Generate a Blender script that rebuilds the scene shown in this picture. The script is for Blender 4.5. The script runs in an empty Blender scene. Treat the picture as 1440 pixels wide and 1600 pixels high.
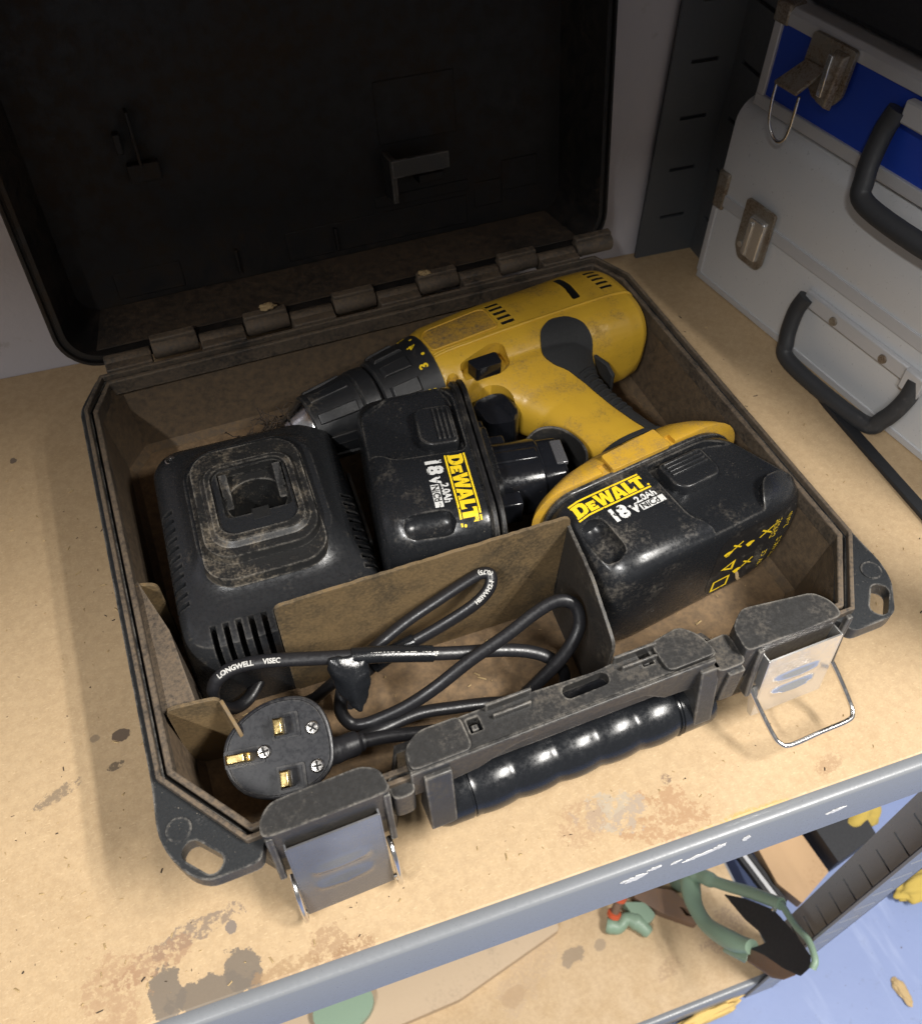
import bpy, bmesh, math, random
import numpy as np
from mathutils import Vector, Matrix, noise as mnoise
from mathutils.geometry import tessellate_polygon
random.seed(7)
S = 0.00084            # one modelling unit is 0.84 mm
sc = bpy.context.scene
col = sc.collection
PI = math.pi

# ------------------------------------------------------------------ camera, world, lamps, exposure
cam_d = bpy.data.cameras.new('camera')
cam = bpy.data.objects.new('camera', cam_d); col.objects.link(cam)
CAM_POS = Vector((65.993, -152.819, 451.918)) * S
CAM_ROT = Matrix(((0.927023,0.2858891,-0.2426847),(-0.3749333,0.7192137,-0.5849416),(0.0073137,0.6332449,0.7739169)))
cam.matrix_world = Matrix.Translation(CAM_POS) @ CAM_ROT.to_4x4()
cam_d.sensor_fit = 'HORIZONTAL'; cam_d.sensor_width = 36.0; cam_d.lens = 1391.58 * 36.0 / 1440.0
cam_d.clip_start = 0.01; cam_d.clip_end = 50
cam_d.dof.use_dof = True; cam_d.dof.focus_distance = 0.415; cam_d.dof.aperture_fstop = 20
sc.camera = cam
w = bpy.data.worlds.new('World'); sc.world = w; w.use_nodes = True
bg = w.node_tree.nodes['Background']; bg.inputs[0].default_value = (0.97, 0.97, 1.0, 1); bg.inputs[1].default_value = 0.23

def area(name, loc, target, size, size_y, power, colr):
    d = bpy.data.lights.new(name, 'AREA'); d.shape = 'RECTANGLE'; d.size = size; d.size_y = size_y
    d.energy = power; d.color = colr
    o = bpy.data.objects.new(name, d); col.objects.link(o); o.location = loc
    o.rotation_euler = (Vector(target) - Vector(loc)).to_track_quat('-Z', 'Y').to_euler()
    return o
# twin ceiling tubes out in the room before the shelving, plus an added fill
def tube_lamp(x, y, z, L, power, colr):
    d = bpy.data.lights.new('ceiling_and_fill_lamp', 'AREA'); d.shape = 'RECTANGLE'; d.size = 0.06; d.size_y = L; d.energy = power; d.color = colr
    o = bpy.data.objects.new('ceiling_and_fill_lamp', d); col.objects.link(o); o.location = (x, y, z); return o      # faces straight down, tube runs out into the room
tube_lamp(0.80, -0.70, 1.45, 0.72, 32, (1.0, 0.965, 0.91))
tube_lamp(0.96, -0.70, 1.45, 0.72, 32, (1.0, 0.965, 0.91))
tube_lamp(-0.75, -0.78, 1.35, 0.80, 35, (1.0, 0.985, 0.96))  # added fill from the left, brightens the silver case and drill

sc.view_settings.view_transform = 'Standard'; sc.view_settings.look = 'None'
sc.view_settings.exposure = 0.0; sc.view_settings.gamma = 1.0
sc.cycles.use_denoising = True
sc.cycles.max_bounces = 8

# ------------------------------------------------------------------ node helpers
class MB:
    def __init__(s, name):
        s.m = bpy.data.materials.new(name); s.m.use_nodes = True
        s.nt = s.m.node_tree; s.p = s.nt.nodes['Principled BSDF']
        s.tc = s.nt.nodes.new('ShaderNodeTexCoord')
    def n(s, t, ins=None, **props):
        nd = s.nt.nodes.new(t)
        for k, v in props.items(): setattr(nd, k, v)
        for k, v in (ins or {}).items(): s.set(nd.inputs[k], v)
        return nd
    def set(s, sock, v):
        if isinstance(v, bpy.types.NodeSocket): s.nt.links.new(v, sock)
        elif isinstance(v, bpy.types.Node): s.nt.links.new(v.outputs[0], sock)
        else:
            if isinstance(v, (tuple, list)) and len(v) == 3 and sock.type == 'RGBA': v = (*v, 1)
            sock.default_value = v
    def map(s, scale=(1,1,1), rot=(0,0,0), loc=(0,0,0)):
        return s.n('ShaderNodeMapping', {'Vector': s.tc.outputs['Object'], 'Scale': scale, 'Rotation': rot, 'Location': loc})
    def noise(s, scale, detail=4, rough=.55, vec=None, dist=0.0):
        nd = s.n('ShaderNodeTexNoise', {'Scale': scale, 'Detail': detail, 'Roughness': rough, 'Distortion': dist,
                                        'Vector': vec if vec is not None else s.tc.outputs['Object']})
        return nd.outputs['Fac']
    def step(s, v, lo, hi, a=0.0, b=1.0):
        nd = s.n('ShaderNodeMapRange', {'Value': v, 'From Min': lo, 'From Max': hi, 'To Min': a, 'To Max': b}, interpolation_type='SMOOTHSTEP')
        return nd.outputs[0]
    def math(s, op, a, b=0.0, clamp=False):
        nd = s.n('ShaderNodeMath', {0: a, 1: b}, operation=op); nd.use_clamp = clamp
        return nd.outputs[0]
    def mix(s, f, a, b):
        nd = s.n('ShaderNodeMix', data_type='RGBA')
        s.set(nd.inputs['Factor'], f); s.set(nd.inputs[6], a); s.set(nd.inputs[7], b)
        return nd.outputs[2]
    def up(s, amt):
        g = s.n('ShaderNodeNewGeometry'); x = s.n('ShaderNodeSeparateXYZ', {0: g.outputs['Normal']})
        return s.step(x.outputs['Z'], -0.2, 0.9, 1 - amt, 1.0)
    def bump(s, h, strength=.2, dist=.0005):
        nd = s.n('ShaderNodeBump', {'Height': h, 'Strength': strength, 'Distance': dist})
        s.nt.links.new(nd.outputs[0], s.p.inputs['Normal'])
    def out(s, **kw):
        for k, v in kw.items(): s.set(s.p.inputs[k.replace('_', ' ')], v)
        return s.m

def dusty(name, base, rough=.4, dust=.35, dcol=(.22,.155,.09), ds=45, up=.6, scratch=.35, scol=(.22,.21,.20), bump=.25, edge=0.0,
          spec=.5, metallic=0.0, base2=None, coat=0.0, fleck=0.0, fcol=(.42,.36,.28)):
    b = MB(name)
    n1 = b.noise(ds, 6, .62); n2 = b.noise(ds * 9, 5, .7); n3 = b.noise(ds * .35, 3, .5)
    m = b.math('MULTIPLY', b.step(b.math('ADD', b.math('ADD', b.math('MULTIPLY', n1, .50), b.math('MULTIPLY', n3, .30)), b.math('MULTIPLY', n2, .30)), .86 - dust * .75, .98 - dust * .55), b.step(n2, .25, .75, .35, 1.0))
    m = b.math('MULTIPLY', m, b.up(up))
    c = base
    if base2: c = b.mix(b.step(n3, .35, .65), base, base2)
    if scratch > 0:
        sv = b.map((260, 1500, 500), (0.3, .2, .55)); s1 = b.step(b.noise(1.0, 3, .6, sv), .70, .80)
        sv2 = b.map((1700, 190, 600), (0.1, .6, -.35)); s2 = b.step(b.noise(1.0, 3, .6, sv2), .71, .81)
        sm = b.math('MULTIPLY', b.math('MAXIMUM', s1, s2), b.step(n1, .42, .62))
        c = b.mix(b.math('MULTIPLY', sm, scratch), c, scol)
    if edge > 0:
        g = b.n('ShaderNodeNewGeometry'); bv = b.n('ShaderNodeBevel', {'Radius': .0016}, samples=4)
        dp = b.n('ShaderNodeVectorMath', {0: g.outputs['Normal'], 1: bv.outputs[0]}, operation='DOT_PRODUCT').outputs['Value']
        em = b.math('MULTIPLY', b.step(dp, .995, .90), b.step(b.math('ADD', n1, b.math('MULTIPLY', n2, .6)), .65, 1.0))
        c = b.mix(b.math('MULTIPLY', em, edge), c, (.27, .25, .22))
    if fleck > 0:
        f = b.step(b.noise(1400, 2, .5), .70, .76); f = b.math('MULTIPLY', f, b.step(n1, .35, .6)); c = b.mix(b.math('MULTIPLY', f, fleck), c, fcol)
    c = b.mix(m, c, dcol)
    r = b.n('ShaderNodeMix', {0: m, 2: rough, 3: .92}).outputs[0]
    r2 = b.math('ADD', r, b.step(n2, .3, .7, -.08, .10), True)
    b.bump(b.math('ADD', b.math('MULTIPLY', n2, .6), b.math('MULTIPLY', b.noise(ds*30, 2), .4)), bump, .0004)
    kw = dict(Base_Color=c, Roughness=r2, Metallic=metallic)
    b.set(b.p.inputs['Specular IOR Level'], spec); b.set(b.p.inputs['Coat Weight'], coat)
    return b.out(**kw)

M = {}
M['case'] = dusty('case_plastic', (.027,.0265,.026), .40, .42, (.10,.083,.062), 60, .15, 1.0, scol=(.24,.235,.225), edge=1.0, bump=.25, fleck=.2)
M['ear'] = dusty('case_corner_plastic', (.024,.026,.028), .34, .30, (.15,.145,.135), 110, .1, 1.0, scol=(.42,.42,.41), edge=1.0, bump=.35, fleck=.7)
M['case_in'] = dusty('case_inside_dusty', (.030,.026,.022), .7, .95, (.175,.115,.062), 30, .35, .3, bump=.4, scol=(.2,.15,.1))
M['case_floor'] = dusty('case_floor_dusty', (.05,.036,.024), .8, 1.15, (.26,.17,.092), 26, .2, .3, bump=.4)
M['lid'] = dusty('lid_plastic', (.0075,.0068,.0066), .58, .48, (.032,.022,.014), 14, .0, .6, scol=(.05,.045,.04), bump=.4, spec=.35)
M['lid_low'] = dusty('lid_lower_wall_dusty', (.018,.014,.011), .75, .62, (.075,.050,.029), 26, .2, .2, bump=.4)
M['divider'] = dusty('divider_dusty', (.060,.047,.030), .58, .62, (.19,.122,.05), 75, .0, 1.0, scol=(.035,.028,.02), bump=.45, edge=.6, base2=(.12,.085,.045), fleck=.25)
M['return'] = dusty('divider_return_shaded_plastic', (.028,.026,.024), .55, .42, (.10,.08,.055), 60, .0, .9, scol=(.16,.15,.13), bump=.45, edge=.8)  # darker, less dusty divider copy; shade of this side put into the colour
M['hinge'] = dusty('hinge_plastic', (.026,.025,.024), .5, .70, (.155,.112,.072), 60, .3, .5, edge=.5, bump=.5)
M['pack'] = dusty('pack_plastic', (.0135,.0145,.0165), .27, .36, (.115,.10,.08), 60, .15, .8, bump=.06, edge=.6, fleck=.4)
M['pack_dirty'] = dusty('pack_foot_plastic', (.012,.012,.013), .40, .42, (.14,.12,.09), 120, .0, .5, bump=.6, edge=.3, fleck=.8)
M['black_gloss'] = dusty('black_gloss_plastic', (.009,.010,.013), .17, .12, (.14,.115,.085), 60, .2, .4, bump=.07, fleck=.2)
M['handle'] = dusty('handle_plastic', (.0095,.0105,.0125), .24, .08, (.12,.09,.06), 55, .2, .3, bump=.06)
M['charger'] = dusty('charger_plastic', (.019,.020,.022), .29, .34, (.175,.145,.105), 60, .5, .3, bump=.3, edge=.35)
M['charger_dusty'] = dusty('charger_socket_plastic', (.018,.018,.018), .42, .42, (.25,.205,.145), 90, .2, .7, bump=.3, edge=1.0)
M['rubber'] = dusty('grip_rubber', (.020,.021,.022), .75, .25, (.13,.12,.10), 80, .2, .3, bump=.4)
M['chuck'] = dusty('chuck_plastic', (.014,.015,.017), .42, .35, (.15,.125,.09), 80, .3, .5, bump=.3, edge=.3)
M['yellow'] = dusty('yellow_plastic', (.63,.385,.034), .36, .42, (.19,.12,.045), 85, .1, 1.0, scol=(.10,.06,.025), bump=.15, edge=0, fleck=.9, base2=(.57,.34,.032), fcol=(.07,.045,.02))
M['panel'] = dusty('name_panel_scuffed', (.54,.31,.03), .42, .62, (.12,.085,.05), 70, .0, .9, scol=(.10,.06,.03), bump=.2, fleck=.9, fcol=(.06,.04,.02))
M['yellow_dirty'] = dusty('yellow_foot_plastic', (.58,.335,.03), .45, .5, (.27,.17,.06), 140, .1, .8, scol=(.12,.07,.025), bump=.25, fleck=.8, fcol=(.07,.045,.02))
M['cable'] = dusty('cable_rubber', (.013,.013,.015), .36, .16, (.16,.13,.10), 70, .2, .3, bump=.15)
M['tape'] = dusty('insulating_tape', (.010,.011,.013), .20, .10, (.16,.14,.11), 90, .2, .4, bump=.25)
M['plug'] = dusty('plug_plastic', (.011,.0115,.0145), .36, .06, (.16,.14,.11), 60, .2, .25, bump=.03, edge=.25, spec=.4)
M['chrome'] = dusty('latch_chrome', (.72,.71,.69), .17, .12, (.30,.25,.19), 70, .2, .25, scol=(.4,.38,.36), bump=.05, metallic=.8)
M['dark_steel'] = dusty('latch_darkened_steel', (.24,.24,.25), .22, .15, (.22,.20,.17), 60, .2, .8, scol=(.5,.5,.5), bump=.05, metallic=.45, base2=(.14,.14,.148), spec=.8)  # dark reflection of the room is put into the latch colour
M['wire'] = dusty('bail_wire', (.72,.70,.67), .18, .10, (.25,.18,.12), 60, .1, .1, metallic=1.0, bump=.03)
M['brass'] = dusty('pin_brass', (.70,.52,.22), .25, .10, (.3,.2,.08), 60, .1, .2, scol=(.35,.25,.1), metallic=1.0, bump=.03)
M['screw'] = dusty('screw_steel', (.62,.60,.57), .25, .2, (.2,.16,.12), 150, .1, .4, metallic=1.0, bump=.2)
M['steel_nose'] = dusty('chuck_steel', (.66,.66,.66), .17, .2, (.10,.08,.06), 60, .0, .5, metallic=1.0, bump=.15)
M['dark'] = dusty('slot_dark', (.006,.006,.006), .8, .1, bump=.1, scratch=0)
M['alu'] = dusty('aluminium_panel', (.62,.635,.655), .34, .22, (.42,.41,.39), 40, .0, .8, scol=(.74,.75,.76), bump=.08, metallic=.2)
M['alu_frame'] = dusty('aluminium_trim', (.52,.525,.54), .40, .30, (.28,.26,.24), 60, .1, .7, metallic=.25, bump=.2)
M['blue'] = dusty('blue_laminate', (.012,.05,.38), .4, .12, (.12,.12,.16), 60, .1, .3, scol=(.2,.22,.35), bump=.1)
M['rusty'] = dusty('latch_rusty_brass', (.36,.33,.28), .40, .55, (.16,.085,.03), 90, .0, .3, metallic=.7, bump=.4)
M['case_handle'] = dusty('case_handle_plastic', (.030,.032,.036), .5, .35, (.13,.125,.12), 50, .2, .4, bump=.3)
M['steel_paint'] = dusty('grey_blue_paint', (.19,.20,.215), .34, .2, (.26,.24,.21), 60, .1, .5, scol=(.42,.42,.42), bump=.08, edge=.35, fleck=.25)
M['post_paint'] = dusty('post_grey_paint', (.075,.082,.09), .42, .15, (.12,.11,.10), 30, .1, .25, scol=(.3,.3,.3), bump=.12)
M['paper'] = dusty('torn_paper', (.72,.71,.69), .8, .15, (.45,.42,.38), 120, .0, .1, bump=.5)
M['green'] = dusty('green_cast_iron', (.20,.285,.205), .42, .30, (.17,.14,.09), 60, .1, .4, scol=(.4,.45,.38), bump=.4, edge=.5)
M['red'] = dusty('red_collar_paint', (.50,.085,.03), .45, .2, (.2,.1,.05), 60, .1, .2, bump=.2)
M['rust_bar'] = dusty('rusted_bar', (.15,.095,.065), .65, .6, (.20,.115,.065), 60, .0, .3, bump=.5)
M['wood'] = dusty('pale_timber', (.45,.29,.155), .6, .35, (.30,.18,.09), 35, .0, .3, scol=(.3,.18,.09), bump=.3)
M['plank'] = dusty('grey_plank', (.44,.335,.225), .7, .35, (.27,.215,.155), 40, .0, .3, bump=.4)
M['cloth_yellow'] = dusty('yellow_cloth', (.44,.32,.07), .9, .3, (.28,.2,.07), 50, .0, .2, bump=.5)
M['foam'] = dusty('yellow_foam', (.62,.43,.15), .95, .3, (.4,.27,.1), 90, .0, .1, bump=1.0)
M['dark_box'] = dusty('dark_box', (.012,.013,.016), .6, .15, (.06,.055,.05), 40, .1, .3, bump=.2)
M['hair'] = dusty('fluff', (.035,.025,.018), .8, .5, (.10,.07,.045), 300, .0, .0, bump=.3)
M['chip'] = dusty('wood_chip', (.42,.30,.15), .8, .3, (.25,.17,.09), 200, .0, .0, bump=.4)

def print_mat(name, colr, wear):
    b = MB(name); n = b.noise(420, 5, .7)
    c = b.mix(b.step(n, .60 - wear * .2, .66 - wear * .2), colr, (.02, .02, .02))
    return b.out(Base_Color=c, Roughness=.42)
M['p_yellow'] = print_mat('print_yellow', (.86,.60,.02), .0)
M['p_white'] = print_mat('print_white', (.68,.68,.66), .25)
M['p_worn'] = print_mat('print_yellow_worn', (.62,.43,.03), .45)
M['p_cable'] = print_mat('print_cable', (.50,.49,.46), .1)
M['p_black'] = print_mat('print_black', (.012,.012,.012), 0)

def wall_mat():
    b = MB('wall_paint'); n = b.noise(6, 5, .6); n2 = b.noise(300, 3, .6); n3 = b.noise(35, 6, .65)
    c = b.mix(n, (.48,.465,.50), (.55,.53,.56)); c = b.mix(b.step(n3, .60, .72), c, (.36,.34,.33))
    b.bump(n2, .25, .0008); return b.out(Base_Color=c, Roughness=.6)
M['wall'] = wall_mat()

def floor_mat():
    b = MB('blue_floor_paint'); n = b.noise(9, 6, .65); v = b.map((30, 5, 10), (0,0,.9)); n2 = b.noise(1, 5, .6, v); n3 = b.noise(160, 4, .6)
    c = b.mix(n, (.15,.20,.37), (.21,.265,.45)); c = b.mix(b.step(n2, .56, .74, 0, .28), c, (.42,.48,.64)); c = b.mix(b.step(b.noise(45, 6, .7), .58, .70, 0, .5), c, (.14,.17,.27)); c = b.mix(b.step(n3, .68, .74), c, (.10,.10,.14))
    b.bump(n3, .2, .0006); return b.out(Base_Color=c, Roughness=.5)
M['floor'] = floor_mat()

def board_mat(name, stains):
    """tan hardboard with fibre specks and stains; coordinates in metres in the object's own frame"""
    b = MB(name)
    nA = b.noise(7, 4, .55); nB = b.noise(60, 5, .65); nC = b.noise(900, 3, .65); nD = b.noise(330, 4, .7)
    fv = b.map((700, 2600, 900), (0,0,.5)); nF = b.noise(1, 3, .6, fv)
    c = b.mix(nA, (.405,.285,.16), (.48,.345,.20))
    c = b.mix(b.step(nB, .35, .75, 0, .45), c, (.36,.24,.12))
    c = b.mix(b.step(nC, .34, .66, 0, .30), c, (.52,.395,.245))
    c = b.mix(b.step(nF, .60, .75, 0, .5), c, (.60,.44,.25))
    c = b.mix(b.step(nD, .62, .78, 0, .4), c, (.28,.19,.105))
    c = b.mix(b.step(b.noise(1500, 2, .5), .62, .74, 0, .3), c, (.24,.16,.085))
    c = b.mix(b.math('MULTIPLY', b.step(nC, .70, .76), b.step(nB, .48, .6)), c, (.15,.095,.05))
    nG = b.noise(240, 4, .7); c = b.mix(b.step(nG, .36, .66, 0, .28), c, (.31,.212,.12)); c = b.mix(b.step(b.noise(1, 3, .65, b.map((350, 1300, 500), (0,0,-.7))), .58, .72, 0, .5), c, (.62,.47,.285))
    for (x, y, rx, ry, a, colr, st, brk) in stains:
        mp = b.n('ShaderNodeMapping', {'Vector': b.tc.outputs['Object'], 'Location': (x*S, y*S, 0), 'Rotation': (0,0,a), 'Scale': (rx*S, ry*S, 1)}, vector_type='TEXTURE')
        sx = b.n('ShaderNodeSeparateXYZ', {0: mp.outputs[0]})
        r = b.math('POWER', b.math('ADD', b.math('POWER', sx.outputs[0], 2.0), b.math('POWER', sx.outputs[1], 2.0)), .5)
        r = b.math('ADD', r, b.math('MULTIPLY', b.math('SUBTRACT', nD if brk > 1 else b.noise(120, 6, .7), .5), 2.4 if brk else 1.9))
        m = b.math('MULTIPLY', b.step(r, 1.0, .90), st)
        if brk: m = b.math('MULTIPLY', m, b.step(nD, .40, .54))
        c = b.mix(m, c, colr)
    b.bump(b.math('ADD', b.math('MULTIPLY', nC, .5), b.math('MULTIPLY', nD, .5)), .14, .0005)
    return b.out(Base_Color=c, Roughness=b.step(nB, .3, .7, .5, .72))

# ------------------------------------------------------------------ geometry helpers (a geo is (verts, faces) in modelling units)
def join(*gs):
    v, f = [], []
    for g in gs:
        o = len(v); v += list(g[0]); f += [tuple(i + o for i in q) for q in g[1]]
    return v, f
def xf(g, m): return [tuple(m @ Vector(p)) for p in g[0]], g[1]
def mv(g, x=0, y=0, z=0): return [(p[0]+x, p[1]+y, p[2]+z) for p in g[0]], g[1]
def fn(g, f): return [tuple(f(*p)) for p in g[0]], g[1]
def box(x0, x1, y0, y1, z0, z1):
    v = [(x, y, z) for z in (z0, z1) for x, y in ((x0,y0),(x1,y0),(x1,y1),(x0,y1))]
    return v, [(3,2,1,0),(4,5,6,7),(0,1,5,4),(1,2,6,5),(2,3,7,6),(3,0,4,7)]
def area2(p): return sum(p[i][0]*p[(i+1) % len(p)][1] - p[(i+1) % len(p)][0]*p[i][1] for i in range(len(p)))
def prism(poly, z0, z1, holes=()):
    loops = [list(poly) if area2(poly) > 0 else list(poly)[::-1]] + [list(h) if area2(h) < 0 else list(h)[::-1] for h in holes]
    tris = tessellate_polygon([[Vector((x, y, 0)) for x, y in l] for l in loops])
    flat = [p for l in loops for p in l]; n = len(flat)
    v = [(x, y, z0) for x, y in flat] + [(x, y, z1) for x, y in flat]; f = []
    for a, b_, c in tris:
        A, B, C = flat[a], flat[b_], flat[c]
        if (B[0]-A[0])*(C[1]-A[1]) - (B[1]-A[1])*(C[0]-A[0]) < 0: b_, c = c, b_
        f += [(a+n, b_+n, c+n), (c, b_, a)]
    o = 0
    for l in loops:
        k = len(l)
        for i in range(k): j = (i+1) % k; f.append((o+i, o+j, o+j+n, o+i+n))
        o += k
    return v, f
def loft(rings, cap0=True, cap1=True, closed=True):
    n = len(rings[0]); v = [tuple(p) for r in rings for p in r]; f = []
    for k in range(len(rings)-1):
        for i in range(n if closed else n-1):
            j = (i+1) % n; f.append((k*n+i, k*n+j, (k+1)*n+j, (k+1)*n+i))
    if cap0: f.append(tuple(range(n-1, -1, -1)))
    if cap1: f.append(tuple((len(rings)-1)*n + i for i in range(n)))
    return v, f
def se(cx, cy, a, b_, e=2.0, n=40):
    r = []
    for i in range(n):
        t = 2*PI*i/n; c, s_ = math.cos(t), math.sin(t)
        r.append((cx + a*math.copysign(abs(c)**(2/e), c), cy + b_*math.copysign(abs(s_)**(2/e), s_)))
    return r
def rrect2(x0, x1, y0, y1, rl, rr, n=8):
    p = []
    for cx, cy, a0, r in ((x1-rr, y1-rr, 0, rr), (x0+rl, y1-rl, PI/2, rl), (x0+rl, y0+rl, PI, rl), (x1-rr, y0+rr, 1.5*PI, rr)):
        for i in range(n+1): a = a0 + PI/2*i/n; p.append((cx + r*math.cos(a), cy + r*math.sin(a)))
    return p
def rrect(x0, x1, y0, y1, r, n=6):
    p = []
    for cx, cy, a0 in ((x1-r, y1-r, 0), (x0+r, y1-r, PI/2), (x0+r, y0+r, PI), (x1-r, y0+r, 1.5*PI)):
        for i in range(n+1): a = a0 + PI/2*i/n; p.append((cx + r*math.cos(a), cy + r*math.sin(a)))
    return p
def fillet(pts, r, n=4):
    out = []; k = len(pts)
    for i in range(k):
        p, a, b_ = Vector(pts[i]), Vector(pts[i-1]), Vector(pts[(i+1) % k])
        da, db = (a-p), (b_-p); d = min(r, da.length*.45, db.length*.45)
        A, B = p + da.normalized()*d, p + db.normalized()*d
        for j in range(n+1):
            t = j/n; q = A*(1-t)**2 + p*2*t*(1-t) + B*t*t; out.append((q.x, q.y))
    return out
def lathe(prof, n=40, axis='x'):
    rings = []
    for a, r in prof:
        ring = []
        for i in range(n):
            t = 2*PI*i/n; c, s_ = r*math.cos(t), r*math.sin(t)
            ring.append({'x': (a, c, s_), 'y': (s_, a, c), 'z': (c, s_, a)}[axis])
        rings.append(ring)
    return loft(rings)
def catmull(pts, sub=8, closed=False):
    P = [Vector(p) for p in pts]; out = []; k = len(P)
    for i in range(k if closed else k-1):
        p1, p2 = P[i], P[(i+1) % k]
        p0 = P[i-1] if (closed or i > 0) else p1*2 - p2
        p3 = P[(i+2) % k] if (closed or i+2 < k) else p2*2 - p1
        for j in range(sub):
            t = j/sub
            out.append(.5*((2*p1) + (p2-p0)*t + (2*p0-5*p1+4*p2-p3)*t*t + (3*p1-p0-3*p2+p3)*t**3))
    if not closed: out.append(P[-1])
    return out
def tube(path, r, n=12, closed=False, flat=1.0):
    P = [Vector(p) for p in path]; k = len(P); rings = []; up = None
    for i in range(k):
        t = (P[(i+1) % k] - P[i-1]) if closed else (P[min(i+1, k-1)] - P[max(i-1, 0)])
        t.normalize()
        if up is None:
            up = Vector((0,0,1)); 
            if abs(t.z) > .9: up = Vector((0,1,0))
        s_ = t.cross(up).normalized(); up = s_.cross(t).normalized()
        rr = r[i] if isinstance(r, (list, tuple)) else r
        rings.append([tuple(P[i] + s_*rr*math.cos(a) + up*rr*flat*math.sin(a)) for a in (2*PI*q/n for q in range(n))])
    if closed:
        g = loft(rings + [rings[0]], False, False); return g
    return loft(rings)

def obj(name, g, mat, parent=None, smooth=35, bevel=0.0, seg=2, loc=None):
    me = bpy.data.meshes.new(name); me.from_pydata([(x*S, y*S, z*S) for x, y, z in g[0]], [], g[1]); me.update()
    bm = bmesh.new(); bm.from_mesh(me); bmesh.ops.recalc_face_normals(bm, faces=bm.faces); bm.to_mesh(me); bm.free()
    if smooth is not None:
        me.shade_smooth(); me.set_sharp_from_angle(angle=math.radians(smooth))
    o = bpy.data.objects.new(name, me); col.objects.link(o)
    if isinstance(mat, str): mat = M[mat]
    me.materials.append(mat)
    if parent is not None: o.parent = parent
    if loc: o.location = Vector(loc)*S
    if bevel:
        b_ = o.modifiers.new('bevel', 'BEVEL'); b_.width = bevel*S; b_.segments = seg; b_.limit_method = 'ANGLE'; b_.angle_limit = math.radians(30)
        b_.harden_normals = False
    return o
def bake(o, smooth=35):
    bpy.context.view_layer.update()
    dg = bpy.context.evaluated_depsgraph_get()
    me = bpy.data.meshes.new_from_object(o.evaluated_get(dg)); o.modifiers.clear(); o.data = me
    me.shade_smooth(); me.set_sharp_from_angle(angle=math.radians(smooth)); return o
def boolean(o, g, op='DIFFERENCE', smooth=35, solver='EXACT', dark=False):
    c = obj('cutter', g, 'dark' if dark else o.data.materials[0], None, None); c.matrix_world = o.matrix_world
    c.parent = o.parent; c.location = o.location; c.rotation_euler = o.rotation_euler
    m = o.modifiers.new('cut', 'BOOLEAN'); m.operation = op; m.object = c; m.solver = solver
    m.material_mode = 'TRANSFER'
    bake(o, smooth); bpy.data.objects.remove(c); return o
def remesh(o, vox, it=4):
    m = o.modifiers.new('remesh', 'REMESH'); m.mode = 'VOXEL'; m.voxel_size = vox*S
    s_ = o.modifiers.new('smooth', 'SMOOTH'); s_.factor = .5; s_.iterations = it
    return bake(o, 60)
def thing(name, label, cat, loc=(0,0,0), rz=0.0, group=None):
    o = bpy.data.objects.new(name, None); col.objects.link(o); o.empty_display_size = .02
    o.location = Vector(loc)*S; o.rotation_euler = (0, 0, rz); o['label'] = label; o['category'] = cat
    if group: o['group'] = group
    return o
def tag(o, label, cat, group=None):
    o['label'] = label; o['category'] = cat
    if group: o['group'] = group
    return o
def struct(name, g, mat, **k):
    o = obj(name, g, mat, None, **k); o['kind'] = 'structure'; return o
def drape(g, o, lift=.25, thick=.0, d=(0,0,-1)):
    """lay a flat geo (x, y at z~0 in o's frame) on the surface of o seen along d"""
    D = Vector(d); out = []; bpy.context.view_layer.update()
    for p in g[0]:
        q = Vector(p); st = q - D*400
        ok, loc_, nrm, _ = o.ray_cast(st*S, D)
        out.append(tuple((Vector(loc_)/S - D*lift) if ok else q))
    return out, g[1]
def text(s, size, bold=0.0, shear=0.0, sp=1.0):
    c = bpy.data.curves.new('t', 'FONT'); c.body = s; c.size = size; c.offset = bold; c.shear = shear; c.resolution_u = 3; c.space_character = sp
    o = bpy.data.objects.new('t', c); col.objects.link(o); bpy.context.view_layer.update()
    dg = bpy.context.evaluated_depsgraph_get(); me = bpy.data.meshes.new_from_object(o.evaluated_get(dg))
    g = ([tuple(v.co) for v in me.vertices], [tuple(p.vertices) for p in me.polygons])
    bpy.data.objects.remove(o); bpy.data.meshes.remove(me); return g
def subdiv(g, n):
    """cut faces so that a flat print can follow a curved surface"""
    bm = bmesh.new(); vs = [bm.verts.new(p) for p in g[0]]
    for f in g[1]:
        try: bm.faces.new([vs[i] for i in f])
        except ValueError: pass
    bmesh.ops.triangulate(bm, faces=bm.faces)
    for _ in range(n + 1): bmesh.ops.subdivide_edges(bm, edges=[e for e in bm.edges if e.calc_length() > 1.5], cuts=1, use_grid_fill=False)
    bmesh.ops.triangulate(bm, faces=bm.faces)
    bm.verts.index_update(); r = ([tuple(v.co) for v in bm.verts], [tuple(v.index for v in f.verts) for f in bm.faces]); bm.free(); return r
def flat(poly, holes=()):
    v, f = prism(poly, 0, 1, holes); n = len(v)//2
    return v[n:], [tuple(i-n for i in q) for q in f if all(i >= n for i in q)]

# ------------------------------------------------------------------ the setting: wall, floor, shelving
YAW = -0.062
def SH(x, y, z=0.0):
    c, s_ = math.cos(YAW), math.sin(YAW); return (160 + x*c - y*s_, -48.5 + x*s_ + y*c, z)
def sh(g): return [SH(*p) for p in g[0]], g[1]
struct('wall', sh(box(-1500, 1500, 468, 490, -745, 1500)), 'wall', smooth=None)
struct('floor', sh(box(-2500, 2500, -2500, 470, -760, -745)), 'floor', smooth=None)

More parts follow.
